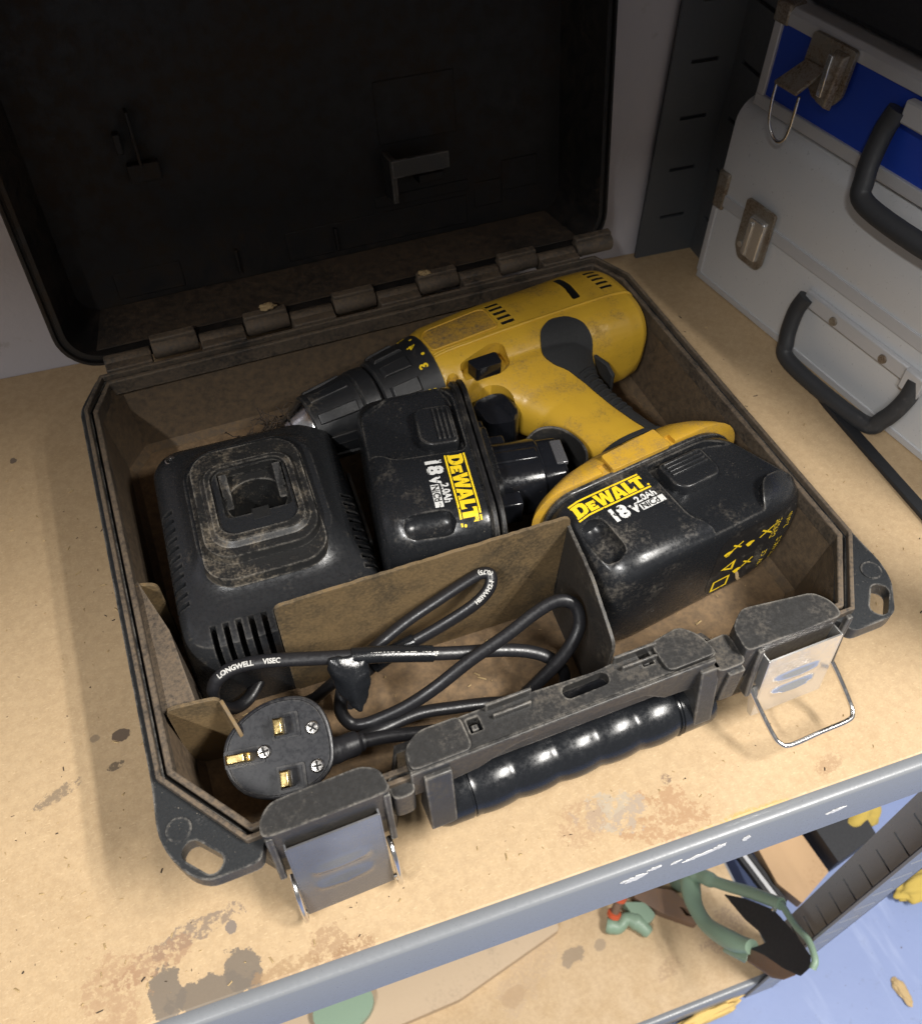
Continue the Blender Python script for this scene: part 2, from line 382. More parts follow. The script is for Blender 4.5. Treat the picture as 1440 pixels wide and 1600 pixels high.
unit = thing('shelving_unit', 'grey steel slotted shelving unit with tan hardboard shelves', 'shelving', SH(0, 200, -745))
LO = Vector(SH(0, 200, -745))
def su(g): return [tuple(Vector(p) - LO) for p in sh(g)[0]], g[1]
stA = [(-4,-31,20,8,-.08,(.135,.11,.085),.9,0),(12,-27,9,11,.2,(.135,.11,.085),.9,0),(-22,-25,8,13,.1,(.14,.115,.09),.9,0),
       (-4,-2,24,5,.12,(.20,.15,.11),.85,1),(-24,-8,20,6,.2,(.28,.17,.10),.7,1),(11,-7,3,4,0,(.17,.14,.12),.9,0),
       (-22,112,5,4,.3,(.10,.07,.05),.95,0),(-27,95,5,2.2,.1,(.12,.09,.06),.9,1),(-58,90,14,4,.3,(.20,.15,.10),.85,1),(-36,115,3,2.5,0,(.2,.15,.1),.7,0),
       (52,-32,9,10,.3,(.25,.15,.08),.6,1),(62,-38,12,6,.1,(.24,.14,.07),.7,2),(30,-36,16,6,0,(.26,.16,.08),.6,1),(-45,-15,14,20,.2,(.30,.18,.10),.55,1),
       (228,-36,26,14,-.2,(.30,.165,.08),.65,1),(205,-26,20,10,-.2,(.31,.29,.25),.55,1),(188,-24,16,12,.3,(.30,.18,.10),.5,2),
       (268,-52,16,3,-.06,(.40,.28,.06),.65,2),(285,-53,10,2.4,-.06,(.38,.27,.06),.6,2),(245,-51,6,2,0,(.38,.28,.07),.6,2),
       (240,-20,3,3,0,(.15,.1,.07),.8,2),(-60,344,3,3,0,(.12,.09,.07),.9,0),(325,-45,10,5,.2,(.28,.17,.09),.6,2)]
stA = [(x - LO.x, y - LO.y, a, b, c, d, e, f) for x, y, a, b, c, d, e, f in stA]
obj('shelf_board', su(box(-700, 352, 3, 468, -14, 0)), board_mat('hardboard', stA), unit, smooth=None, bevel=1.2)
stB = [(290,33,16,9,.2,(.22,.165,.11),.8,0),(326,32,8,6,.2,(.24,.18,.12),.7,0),(240,40,60,20,.6,(.36,.26,.17),.5,1),(470,-10,30,20,.3,(.2,.13,.09),.5,1),(210,20,18,9,.2,(.33,.22,.12),.6,0),(390,-20,20,9,.2,(.28,.18,.1),.5,1)]
stB = [(x - LO.x, y - LO.y, a, b, c, d, e, f) for x, y, a, b, c, d, e, f in stB]
obj('shelf_board', su(box(-700, 346, 3, 468, -694, -680)), board_mat('hardboard_lower', stB), unit, smooth=None, bevel=1.0)
obj('shelf_board', su(box(-700, 900, 3, 468, 520, 534)), board_mat('hardboard_upper', []), unit, smooth=None)  # unseen upper shelf, run on past the posts to keep light off the lid
def beam(z, h, name='front_beam'):
    # rolled steel angle: rounded top nose, flat face, returned flange below the board
    p = [(4,-1.0),(1.6,.5),(-2.0,.6),(-3.4,-.1),(-4.1,-1.5),(-4.2,-h),(-2.6,-h),(-2.6,-14),(4,-14)]
    rings = [[SH(x, a, z + b) for a, b in p] for x in (-700, 352)]
    r = [[tuple(Vector(q) - LO) for q in ring] for ring in rings]
    return obj(name, loft(r), 'steel_paint', unit, smooth=50)
beam(0, 50); beam(-680, 60); beam(534, 60)
# torn sticker remains on the front beam
def blob(n, rx, ry, jag, seed):
    rnd = random.Random(seed); return [((rx*(1 + jag*(rnd.random()-.5)))*math.cos(2*PI*i/n), (ry*(1 + jag*(rnd.random()-.5)))*math.sin(2*PI*i/n)) for i in range(n)]
for i, (x, z, rx, rz, tilt) in enumerate([(45, -14, 5, 3.6, .35), (54, -8, 3.4, 2.2, .3), (38, -13, 2.2, 1.4, .1), (83, -14, 9, 2.6, .18), (92, -11, 3.4, 3, .2), (67, -11, 2.6, 1.6, .2), (108, -13, 2, 3.4, .1), (165, -22, 5, 2.6, .25)]):
    pl = [(x + a*math.cos(tilt) - b*math.sin(tilt), z + a*math.sin(tilt) + b*math.cos(tilt)) for a, b in blob(26, rx, rz, .9, i)]
    v, f = prism(pl, 4.25, 4.5)
    obj('sticker_remnant', su(([(a, -c, b) for a, b, c in v], f)), 'paper', unit, smooth=None)
# slotted angle posts
def slotted(width, z0, z1, pitch, sw, sl, skew=0.0):
    holes = []; z = z0 + pitch*.6
    while z < z1 - pitch*.4:
        cx = width*.5
        holes.append([(cx - sw/2, z - sl/2 + skew), (cx + sw/2, z - sl/2), (cx + sw/2, z + sl/2), (cx - sw/2, z + sl/2 + skew)]); z += pitch
    return prism([(0, z0), (width, z0), (width, z1), (0, z1)], 0, 2.2, holes)
def post(x, y, dx, dy, z0, z1):
    """corner at (x, y); one flange runs dx along the front, one runs dy into the depth"""
    a, f = slotted(abs(dx), z0, z1, 42, 22, 3.0); ga = ([(x + math.copysign(p, dx), y + (q if dy > 0 else -q), z) for p, z, q in a], f)
    b, f2 = slotted(abs(dy), z0, z1, 42, 24, 3.0); gb = ([(x + (q if dx > 0 else -q), y + math.copysign(p, dy), z) for p, z, q in b], f2)
    return join(ga, gb)
def slot_shade(x, y, dx, dy, inner, z0, z1):
    sx, sy = math.copysign(1, dx), math.copysign(1, dy)
    return [box(min(x + sx*4, x + dx), max(x + sx*4, x + dx), *sorted((y + sy*(2.4 if inner else -.3), y + sy*(3.2 if inner else -1.1))), z0, z1), box(min(x - sx*.3, x - sx*1.0), max(x - sx*.3, x - sx*1.0), min(y, y + dy), max(y, y + dy), z0, z1)]
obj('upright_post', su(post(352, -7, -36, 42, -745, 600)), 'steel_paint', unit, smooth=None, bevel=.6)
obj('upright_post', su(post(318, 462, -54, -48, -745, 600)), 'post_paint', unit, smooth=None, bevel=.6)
for a_ in ((352, -7, -36, 42, 1), (318, 462, -54, -48, 0)):
    for g_ in slot_shade(*a_, -745, 600): obj('slot_shade_plate', su(g_), 'dark_box', unit, smooth=None)  # added dark plates that make the slots look unlit
obj('side_beam', su(box(346, 350, 20, 440, -740, -684)), 'steel_paint', unit, smooth=None, bevel=.8)
obj('side_beam', su(box(325, 329, 60, 455, -80, -16)), 'steel_paint', unit, smooth=None, bevel=.8)

# ------------------------------------------------------------------ the open drill case
case = thing('tool_case', 'dirty black plastic drill case lying open on the tan shelf', 'tool case', (0, 0, 0))
def cham(x0, x1, y0, y1, cf, cfy, cb, cby):
    return [(x0, y0+cfy), (x0+cf, y0), (x1-cf, y0), (x1, y0+cfy), (x1, y1-cby), (x1-cb, y1), (x0+cb, y1), (x0, y1-cby)]
def ring(p, z):
    # the front wall steps back behind the handle
    q = list(p); y0 = p[1][1]; q[2:2] = [(100, y0), (106, y0 + 13), (270, y0 + 13), (276, y0)]
    return [(x, y, z) for x, y in q]
inn_t = cham(9, 371, 8, 318, 30, 38, 16, 22); inn_b = cham(14, 366, 16, 312, 28, 34, 14, 18); flo = cham(18, 362, 20, 308, 27, 32, 12, 16)
out_t = cham(3, 377, 4, 322, 32, 40, 17, 24); out_b = cham(9, 371, 8, 316, 31, 38, 15, 20)
flm = fillet
obj('base_floor', loft([ring(out_b, 1), ring(cham(16, 364, 14, 310, 28, 36, 13, 18), 7)][:1] + [ring(cham(13, 367, 14, 312, 28, 36, 13, 18), 8)]), 'case_floor', case, bevel=.5)
# wall ring: inside face dusty, outside face plastic
obj('inner_wall', loft([ring(flo, 8.3), ring(inn_b, 13), ring(inn_t, 66)], False, False), 'case_in', case, smooth=20)
obj('outer_wall', loft([ring(inn_t, 66.2), ring(out_t, 66.2), ring(out_b, 3), ring(cham(20, 360, 20, 306, 28, 36, 13, 18), .4)], False, False), 'case', case, smooth=20)
# rim flange with the two carrying ears
rim_out = [(0,296),(0,42),(-1.5,20),(1,9),(8,-3),(15,-8),(38,-8),(40,1),(338,1),(340,-8),(362,-8),(368,-6),(379,10),(381.5,22),(380,45),(380,296),(366,323),(14,323)]
rim_in = [(6,293),(6,43),(35,5),(345,5),(374,43),(374,293),(362,317),(18,317)]
hole = lambda cx, cy, a: [(cx + x*math.cos(a) - y*math.sin(a), cy + x*math.sin(a) + y*math.cos(a)) for x, y in rrect(-9.5, 9.5, -4.6, 4.6, 4, 4)]
rim = obj('rim_flange', prism(fillet(rim_out, 5, 3), 60, 68.5, [rim_in, hole(14.5, 3, -.85), hole(365.5, 3, .85)]), 'ear', case, smooth=30, bevel=1.1)
def band(o_, i_, z0, z1): return prism(o_, z0, z1, [i_])
def off(p0, p1): return cham(p0, 380-p0, p1, 323-p0, 34, 42, 17, 26)
lip_o = [(3,292),(3,42.5),(33.5,1),(346.5,1),(377,42.5),(377,292),(364,320),(16,320)]
lip_i = [(5.2,291),(5.2,43.3),(34.6,3.2),(345.4,3.2),(374.8,43.3),(374.8,291),(362.6,317.8),(17.4,317.8)]
obj('rim_lip', band(lip_o, lip_i, 68.5, 73), 'hinge', case, smooth=30, bevel=.5)
lip2_o = [(7.5,290.5),(7.5,44),(36,5.5),(344,5.5),(372.5,44),(372.5,290.5),(361,315.5),(19,315.5)]
lip2_i = [(10.5,289.5),(10.5,45),(37.5,8.5),(342.5,8.5),(369.5,45),(369.5,289.5),(359.5,312.5),(20.5,312.5)]
obj('rim_inner_lip', band(lip2_o, lip2_i, 60, 71), 'hinge', case, smooth=30, bevel=.7)
for cx, cy in ((7.5, 18), (373, 19.5)):
    obj('moulding_disc', mv(lathe([(68.3, .1), (68.3, 5.6), (69.1, 5.6), (69.1, 4.9), (68.9, .1)], 24, 'z'), cx, cy), 'ear', case)
# front bumps and plates
def plate(name, poly, z0, z1, mat='case', r=4, holes=(), bevel=1.2): return obj(name, prism(fillet(poly, r, 4), z0, z1, holes), mat, case, smooth=30, bevel=bevel)
lhL = plate('latch_housing', [(40,-4),(41,4),(47,10),(88,11),(95,7),(97,-4),(90,-4.5),(48,-4.5)], 52, 81)
lhR = plate('latch_housing', [(277,-3),(278,11),(288,19),(327,14),(333,6),(333,-3)], 52, 81)
plate('latch_housing_side', [(97,-5),(97,6),(108,7),(108,-5)], 50, 70)
plate('latch_housing_side', [(262,-5),(262,12),(278,13),(278,-5)], 46, 74)
for gx, gz in ((41, 40), (93, 36), (284, 40), (336, 40)):
    obj('latch_guard', loft([[(gx, -3, gz), (gx, -9, gz), (gx, -6, 62), (gx, -5, 78), (gx, -2, 78)], [(gx + 3.2, -3, gz), (gx + 3.2, -9, gz), (gx + 3.2, -6, 62), (gx + 3.2, -5, 78), (gx + 3.2, -2, 78)]]), 'case', case, bevel=.6)
plate('latch_guard', [(268,-7),(268,-2),(277,-2),(277,-7)], 44, 70, r=1)
oval = rrect(186, 210, 7.2, 14.2, 3.4, 5); oval = [(x, y + (x-198)*.02) for x, y in oval]
plate('handle_plate', [(107,0),(108,12),(117,17.5),(152,18),(205,15.5),(240,19),(255,21.5),(262,14),(265,2)], 72, 78.5, holes=[oval, [(139,8),(145,8),(145,15),(139,15)], [(228,9),(234,9),(234,16.5),(228,16.5)]], bevel=1.0)
plate('handle_plate_shoulder', [(107.5,.6),(108.5,12),(117,17.6),(137,17.6),(137,.6)], 74, 80.6, r=4, bevel=1.2)
plate('handle_plate_shoulder', [(237,1.6),(236,18.6),(254,21.6),(261,14),(264,2)], 74, 80.8, r=4, bevel=1.2)
# front lip that hangs over the handle
def strip(xs, y, zt, zb, th): 
    r = []
    for x, t, b_ in zip(xs, zt, zb): r.append([(x, y, b_), (x, y, t), (x, y+th, t), (x, y+th, b_)])
    return loft(r)
obj('handle_plate_lip', strip([107,124,140,152,160,205,225,238,262], -.8, [79]*9, [56,57,60,68,71,71,69,58,56], 2.2), 'case', case, smooth=30, bevel=.5)
for x0, x1, y0 in ((149,172,15.6), (215,238,15.6)):
    obj('plate_clip', box(x0, x1, y0, y0+1.6, 77, 84), 'case', case, bevel=.5)
    obj('plate_clip', box(x0+2, x1-2, y0-5, y0-3.6, 77, 82), 'case', case, bevel=.5)
for x0, y0 in ((140.5, 9.5), (229.5, 10.5)): obj('plate_tooth', box(x0, x0+3, y0, y0+3, 70, 77), 'ear', case, bevel=.5)
# handle
hn = thing_h = obj('handle', lathe([(118, 9), (118.6, 14), (122, 15.2), (134, 15.4), (134.4, 14.6), (135.2, 14.6), (135.6, 15.6)] +
     [(135.6 + i*(112/56), 14.6 + 1.45*abs(math.sin(i*PI/11.2))**.7) for i in range(1, 57)] + [(248, 15.6), (248.5, 14.4), (249.4, 14.4), (250, 15.2), (266, 15.0), (269, 14), (269.5, 9)], 36), 'handle', case, smooth=40)
hn.location = (0, 4.5*S, 31*S)
for x0, x1 in ((112.5, 125.5), (254, 264.5)):
    obj('handle_bracket', loft([[(x0, -3, 74), (x0, 1, 74), (x0, 6, 30), (x0, -10.6, 33)], [(x1, -3, 74), (x1, 1, 74), (x1, 6, 30), (x1, -10.6, 33)]]), 'case', case, bevel=.6)
# two wire-bail latches
def latch(x0, x1, top, bot, mat, wide):
    """pressed steel plate from top (y, z) down to bot (y, z), ribs pressed in it, side cheeks"""
    W_ = x1 - x0; T = Vector((0, top[0], top[1])); B = Vector((0, bot[0], bot[1])); L = (T - B).length
    dn = (B - T).normalized(); nr = Vector((0, dn.z, -dn.y)); 
    if nr.y > 0: nr = -nr
    nx, nz = 24, 30; ring = []
    def P(u, v, d): p = T + dn*(v*L) + nr*d; return (x0 + u*W_, p.y, p.z)
    v, f = [], []
    for k in (0, 1):
        for j in range(nz+1):
            for i in range(nx+1):
                u, t = i/nx, j/nz; d = 0
                for c in (.42, .66):
                    a = max(0, 1 - abs(u-.5)/.32)**.3 if abs(u-.5) < .32 else 0
                    d += 2.3*a*math.exp(-((t - c)/.042)**2)
                v.append(P(u, t, d - k*.9))
    n1 = (nx+1)*(nz+1); q = lambda i, j, k: k*n1 + j*(nx+1) + i
    for j in range(nz):
        for i in range(nx): f += [(q(i,j,0), q(i+1,j,0), q(i+1,j+1,0), q(i,j+1,0)), (q(i,j,1), q(i,j+1,1), q(i+1,j+1,1), q(i+1,j,1))]
    for i in range(nx): f += [(q(i,0,0), q(i,0,1), q(i+1,0,1), q(i+1,0,0)), (q(i,nz,0), q(i+1,nz,0), q(i+1,nz,1), q(i,nz,1))]
    for j in range(nz): f += [(q(0,j,0), q(0,j+1,0), q(0,j+1,1), q(0,j,1)), (q(nx,j,0), q(nx,j,1), q(nx,j+1,1), q(nx,j+1,0))]
    lp = obj('latch', (v, f), mat, case, smooth=50)
    for u in (0, 1):
        ch = [P(u, .0, 0), P(u, 1, 0), P(u, 1, -3), P(u, .55, -9), P(u, .0, -9)]
        g = loft([[(p[0] + s_, p[1], p[2]) for p in ch] for s_ in ((-.9, .0) if u == 0 else (0, .9))])
        obj('latch_cheek', g, mat, lp, bevel=.2)
    return lp, P
lpL, PL = latch(48, 89, (-7.5, 68), (-17.5, 8), 'dark_steel', 1)
lpR, PR = latch(291, 333, (-8, 70), (-13, 22), 'chrome', 1)
for x in (45.8, 92.2):
    pa = [(x, -6, 34), (x, -11, 34), (x, -16, 30), (x, -20, 18), (x, -20, 9), (x, -17, 4.5)]
    obj('bail_wire', tube(catmull(pa, 6), 1.3, 10), 'wire', lpL, smooth=60)
obj('bail_wire', tube(catmull([(45.8, -15, 4), (46.5, -14.5, 3.6), (60, -14.5, 3.4), (80, -14.5, 3.4), (91.5, -14.5, 3.6), (92.2, -15, 4)], 6), 1.3, 10), 'wire', lpL, smooth=60)
obj('bail_wire', tube(catmull([(288.5, -6, 42), (291, -14, 34), (294, -26, 24.5), (296, -31, 21.5), (301, -34, 20.5), (320, -33.7, 20), (338, -33.5, 20), (342.5, -31, 20.5), (343.5, -26, 23), (341, -13, 34), (337.5, -4, 43)], 8), 1.35, 10), 'wire', lpR, smooth=60)
# hinge knuckles along the back
hx = 20.0; k = 0
while hx < 362:
    L = 30.3; up_ = k % 2
    cy, cz = (331, 70) if not up_ else (332.5, 72.5)
    kn = obj('hinge_knuckle', fn(lathe([(hx + .5, 1), (hx + .6, 5.6), (hx + 1.2, 6.2), (hx + L - 1.2, 6.2), (hx + L - .6, 5.6), (hx + L - .5, 1)], 16), lambda x, y, z: (x, y + cy, z + cz)), 'hinge', case, smooth=50)
    if up_: obj('knuckle_leaf', box(hx + .8, hx + L - .8, 331, 337, 73, 81), 'hinge', kn, bevel=.8)
    else: obj('knuckle_leaf', box(hx + .8, hx + L - .8, 320, 331, 66, 74.5), 'hinge', kn, bevel=.8)
    hx += L; k += 1
# lid: hinged open, leaning back ten degrees
HT = math.radians(10)
def LID(x, h, d): return (x, 337 + h*math.sin(HT) + d*math.cos(HT), 76 + h*math.cos(HT) - d*math.sin(HT))
def lring(x0, x1, h0, h1, r, d): return [LID(x, h, d) for x, h in rrect(x0, x1, h0, h1, r, 8)]
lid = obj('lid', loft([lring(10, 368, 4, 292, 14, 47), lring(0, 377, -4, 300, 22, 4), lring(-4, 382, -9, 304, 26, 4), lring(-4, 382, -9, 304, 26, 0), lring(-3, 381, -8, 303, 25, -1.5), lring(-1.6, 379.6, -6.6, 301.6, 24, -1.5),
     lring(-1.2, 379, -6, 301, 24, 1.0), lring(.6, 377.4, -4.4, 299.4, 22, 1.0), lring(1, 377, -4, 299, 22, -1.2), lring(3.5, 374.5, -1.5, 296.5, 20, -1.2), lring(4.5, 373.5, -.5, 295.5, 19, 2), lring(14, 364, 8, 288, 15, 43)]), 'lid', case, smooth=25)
obj('lid_lower_lining', loft([[LID(18, 1.2, 3), LID(360, 1.2, 3), LID(352, 8.6, 41.5), LID(26, 8.6, 41.5)], [LID(18, .4, 3), LID(360, .4, 3), LID(352, 7.8, 41.5), LID(26, 7.8, 41.5)]]), 'lid_low', lid, smooth=None)
def lbox(x0, x1, h0, h1, d0, d1): return ([LID(x, h, d) for x, h, d in box(x0, x1, h0, h1, d0, d1)[0]], box(0,1,0,1,0,1)[1])
obj('lid_rib', lbox(76.5, 78.2, 96, 128, 33, 43.5), 'lid', lid, bevel=.4)
obj('lid_pocket', lbox(69, 88, 86, 97, 36, 43.5), 'lid', lid, bevel=.6)
obj('lid_pocket', lbox(66, 70, 104, 116, 36, 43.5), 'lid', lid, bevel=.6)
obj('lid_clip', lbox(231, 272, 62, 74, 22, 25), 'case', lid, bevel=.8)
obj('lid_clip', lbox(231, 235, 44, 74, 25, 43.5), 'case', lid, bevel=.8)
obj('lid_clip', lbox(252, 270, 52, 58, 30, 43.5), 'lid', lid, bevel=.8)
for x0, x1, h0, h1 in ((156, 290, 12, 33), (222, 292, 36, 44), (296, 318, 22, 40), (230, 286, 78, 118), (318, 346, 30, 52), (40, 84, 12, 30)):
    obj('lid_emboss', lbox(x0, x1, h0, h1, 42.2, 43.6), 'lid', lid, bevel=.7)
for x0 in (120, 190): obj('lid_rib', lbox(x0, x0+2, 14, 30, 39, 43.5), 'lid', lid, bevel=.4)
# inside: thin card-like dividers
def sheet(name, a, b_, zt0, zt1, zb, th=1.8, mat='divider', cut=None, lean=0.0):
    A, B = Vector(a), Vector(b_); d = (B - A); L = d.length; d.normalize(); nr = Vector((-d.y, d.x))
    pts = [(0, zb), (L, zb), (L, zt1), (0, zt0)]
    if cut: pts = cut(L, zt0, zt1, zb)
    pf = fillet(pts, 5, 4); rg = []; rj = random.Random(int(a[0]*7 + a[1]))
    for i in range(len(pf)):
        p0, p1 = pf[i], pf[(i+1) % len(pf)]; k_ = max(1, int(math.dist(p0, p1)/3.0)) if min(p0[1], p1[1]) > zb + 20 else 1
        for j in range(k_): rg.append((p0[0] + (p1[0]-p0[0])*j/k_ + (rj.uniform(-.25, .25) if j else 0), p0[1] + (p1[1]-p0[1])*j/k_ + (rj.uniform(-.45, .35) if j else 0)))
    v, f = prism(rg, -th/2, th/2)
    return obj(name, ([(A.x + d.x*u + nr.x*(t + lean*(z - zb)), A.y + d.y*u + nr.y*(t + lean*(z - zb)), z) for u, z, t in v], f), mat, case, smooth=30, bevel=.35)
sheet('divider', (73, 99), (228, 96), 98, 99, 8, lean=-.055)
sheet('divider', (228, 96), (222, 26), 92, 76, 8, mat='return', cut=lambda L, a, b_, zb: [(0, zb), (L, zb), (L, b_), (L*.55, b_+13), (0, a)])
sheet('divider', (12, 77), (37, 74), 69, 69, 8)
sheet('divider', (37, 74), (42, 56), 69, 60, 8)
sheet('divider', (9, 155), (21, 153), 68, 66, 8)
obj('side_liner', loft([[(9.5,156,66),(12,156,68),(15,156,10),(12,156,10)], [(10,120,66),(22,120,68),(22,120,10),(20,120,10)], [(10,78,66),(26,78,66),(30,78,10),(28,78,10)]]), 'hinge', case, smooth=60)
# curved cradle beside the spare pack's stem
pa = catmull([(238,168,0),(252,176,0),(264,172,0),(270,158,0),(268,146,0),(258,136,0),(246,130,0)], 6)
v, f = [], []
for i, p in enumerate(pa):
    t = (pa[min(i+1, len(pa)-1)] - pa[max(i-1, 0)]).normalized(); nr = Vector((-t.y, t.x, 0))
    for s_, z in ((0, 8), (0, 72), (1.6, 72), (1.6, 8)): v.append(tuple(p + nr*s_ + Vector((0,0,z))))
n = len(pa)
for i in range(n-1):
    for j in range(4): f.append((i*4+j, i*4+(j+1) % 4, (i+1)*4+(j+1) % 4, (i+1)*4+j))
f += [(3,2,1,0), tuple((n-1)*4+i for i in range(4))]
obj('cradle', (v, f), 'case', case, smooth=50, bevel=.4)
sheet('cradle_tab', (214, 112), (228, 118), 66, 66, 8, mat='case_in')
sheet('cradle_tab', (140, 205), (137, 150), 52, 48, 8, mat='case')

# ------------------------------------------------------------------ battery charger with lead and plug
CH = Vector((81, 165, 0))
ch = thing('battery_charger', 'dusty black battery charger with square socket, its lead ending in a plug', 'charger', (82, 173.5, 8), -.045)
def rr(hx0, hx1, y0, y1, r, z): return [(x, y, z) for x, y in rrect(hx0, hx1, y0, y1, r, 8)]
body = obj('body', loft([rr(-54, 54, -73, 75, 16, 0), rr(-54.5, 54.5, -73.5, 75, 16, 6), rr(-52.5, 52.5, -71.5, 73, 16, 52), rr(-52, 52, -71, 72.5, 16, 58), rr(-50, 50, -69, 70.5, 16, 63.5), rr(-45.5, 46, -62, 66, 17, 67),
     rr(-42, 43, -46, 61, 19, 69), rr(-38.5, 40, -41, 57, 21, 72), rr(-36, 37, -38, 54, 22, 77), rr(-35, 35.5, -36, 52, 22, 79)]), 'charger', ch, smooth=40)
slots = [box(-37.5 + i*6.3, -34.6 + i*6.3, -76, -58, 38, 75) for i in range(6)]
boolean(body, join(*slots), smooth=40)
boolean(body, prism([(x, y) for x, y in rrect(-18, 19, -9, 29, 2, 3)], 26, 120), smooth=40, dark=True)
boolean(body, join(*[box(-60, -44.5, -42 + i*6.3, -39.4 + i*6.3, 30, 75) for i in range(11)]), smooth=40)
boolean(body, join(*[box(44.5, 60, -48 + i*6.3, -45.4 + i*6.3, 30, 75) for i in range(9)]), smooth=40)
def tier(name, x0, x1, y0, y1, r, z0, z1, ins, mat, hole_=None):
    o = rrect(x0, x1, y0, y1, r, 8); i_ = rrect(x0+ins, x1-ins, y0+ins, y1-ins*.8, max(r-ins, 2), 8)
    if hole_ is None: return obj(name, loft([[(a, b, z0) for a, b in o], [(a, b, z1-1) for a, b in i_], [(a*.995, b*.995, z1) for a, b in i_]]), mat, ch, smooth=30)
    h = hole_
    n = len(o); return obj(name, loft([[(a, b, z0) for a, b in h], [(a, b, z0) for a, b in o], [(a, b, z1-.8) for a, b in i_], [(a, b, z1) for a, b in i_], [(a, b, z1) for a, b in h], [(a, b, z0) for a, b in h]], False, False), mat, ch, smooth=30)
H1 = rrect(-18, 19, -24, 29, 7, 8); H0 = rrect(-17, 18, -7, 28, 3, 8)
tier('socket_tier', -34, 31, -43, 46, 16, 74, 80.5, 1.0, 'charger_dusty', H0)
tier('socket_tier', -31.5, 29.5, -33, 45, 16, 80, 86.5, 1.2, 'charger_dusty', H0)
tier('socket_ring', -27, 26, -27, 33, 13, 86, 90, 3.0, 'charger_dusty', rrect(-21, 20, -20, 28, 9, 8))
tier('socket_ring', -21.5, 20.5, -20.5, 28.5, 9, 86, 87.4, 1, 'charger', H0)
# the socket well with round bore and terminal rail
well = obj('socket_well', prism(rrect(-18, 19, -9, 29, 2, 4), 40, 78, [[(.5 + 16*math.cos(-a), 8 + 15.5*math.sin(-a)) for a in (2*PI*i/28 for i in range(28))]]), 'charger_dusty', ch, bevel=.6)
obj('terminal_rail', box(-4.5, 5.5, -9, 18, 30, 56), 'charger', ch, bevel=.8)
obj('socket_notch', box(-3.5, 5.5, -12, -4.2, 78, 87.6), 'dark', ch, bevel=.3)
for x in (-14.2, 15.2): obj('socket_guide', loft([[(x-2.4, 26, 74), (x+2.4, 26, 74), (x+2.4, 8, 74), (x-2.4, 8, 74)], [(x-2.4, 26, 86), (x+2.4, 26, 86), (x+2.4, 20, 82), (x-2.4, 20, 82)]]), 'charger_dusty', ch, bevel=.5)
obj('screw_eye', mv(lathe([(0, 3.2), (1.2, 3.4), (1.6, 2.8), (1.4, 1.6), (.2, 1.4)], 18, 'z'), -40, 62, 65.6), 'screw', ch)
for o in list(ch.children): o.data.transform(Matrix.Diagonal((1.03, 1.02, .86, 1)))
# the lead (world coordinates moved into the charger's frame)
INV = ch.matrix_basis.inverted()
INVM = Matrix.Rotation(.045, 4, 'Z') @ Matrix.Translation(-Vector((82, 173.5, 8)))
def cw(g): return xf(g, INVM)
CR = 3.6
strandA = catmull([(66,118,26),(57,104,24),(48,95,22),(40,90,26),(34.5,86,40),(33.5,85,54),(38,87,63),(48,88,67),(64,85,67.5),(93,77,65),(118,71.5,61),(150,65,52),(177,60,46),(193,55,42),(203,49,37),(208,42,28),(200,36,18),(180,34,12)], 8)
strandB = catmull([(72,86,14),(80,83,20),(90,82,30),(104,81.5,42),(118,83,52),(135,86,60),(152,87,68),(170,88.5,75),(178,88.5,77.5),(182,86,77),(179,81,73),(170,78.5,67),(154,78,59),(137,77.5,53),(120,78,46),(104,76,36),(95,70,24)], 8)
strandC = catmull([(99,74,52),(94,69,44),(90.5,63,36),(93,57.5,30),(99,54.5,29.5),(108,53,32),(122,51.5,38),(138,52,46),(159,56,54),(179,59,60),(198,63,66),(210,63.5,69),(217.5,59.5,67),(218,52.5,60),(212,47,52),(203,44,42),(190,42,30),(174,40,16),(160,38,12)], 8)
strandD = catmull([(72,50,24),(84,47.5,28),(95,47.5,30),(108,49,29),(128,52,25),(148,50.5,20),(166,48,16),(182,44,13),(196,38,12)], 8)
strandE = catmull([(80,39.5,44),(92,41,40),(106,42,34),(123,41.5,26),(148,40,16),(165,38,12)], 8)
cab = obj('power_cable', cw(join(tube(strandA, CR, 14, flat=.8), tube(strandB, CR, 14, flat=.8), tube(strandC, CR, 14, flat=.85), tube(strandD, CR, 14, flat=.85), tube(strandE, CR*.98, 14))), 'cable', ch, smooth=60)
obj('cable_boot', cw(tube(catmull([(76,38.6,46),(82,39.7,43.4),(91,41,40.4),(95,41.4,39)], 5), [6.6]*6 + [6.2]*6 + [5.0]*4, 16)), 'cable', ch, smooth=60)
def along(path, s0):
    P = path; L = [0]
    for i in range(1, len(P)): L.append(L[-1] + (P[i] - P[i-1]).length)
    def at(s):
        s = max(0, min(s, L[-1] - 1e-3))
        for i in range(1, len(P)):
            if s <= L[i]:
                t = (s - L[i-1])/(L[i] - L[i-1]); return P[i-1].lerp(P[i], t), (P[i] - P[i-1]).normalized()
        return P[-1], (P[-1] - P[-2]).normalized()
    return at
eye = Vector((40, -120, 420))
def cable_text(s, path, s0, size, flip=False):
    g = text(s, size, .12); at = along(path, 0); out = []
    for x, y, z in subdiv(g, 1)[0]: pass
    g = subdiv(g, 1)
    for x, y, z in g[0]:
        p, t = at(s0 - x if flip else s0 + x); view = (eye - Vector((120, 75, 55))).normalized()
        if flip: t = -t
        nrm = (view - t*view.dot(t)).normalized(); bi = nrm.cross(t).normalized()
        a = (y - size*.35)/CR; out.append(tuple(p + (nrm*math.cos(a) + bi*math.sin(a))*(CR + .22)))
    obj('cable_print', cw((out, g[1])), 'p_cable', cab, smooth=None)
cable_text('LONGWELL     VISEC', strandA, 83, 3.3)
cable_text('H03VVH2-F   (0.75)   LFC-2F', strandA, 157, 2.9)
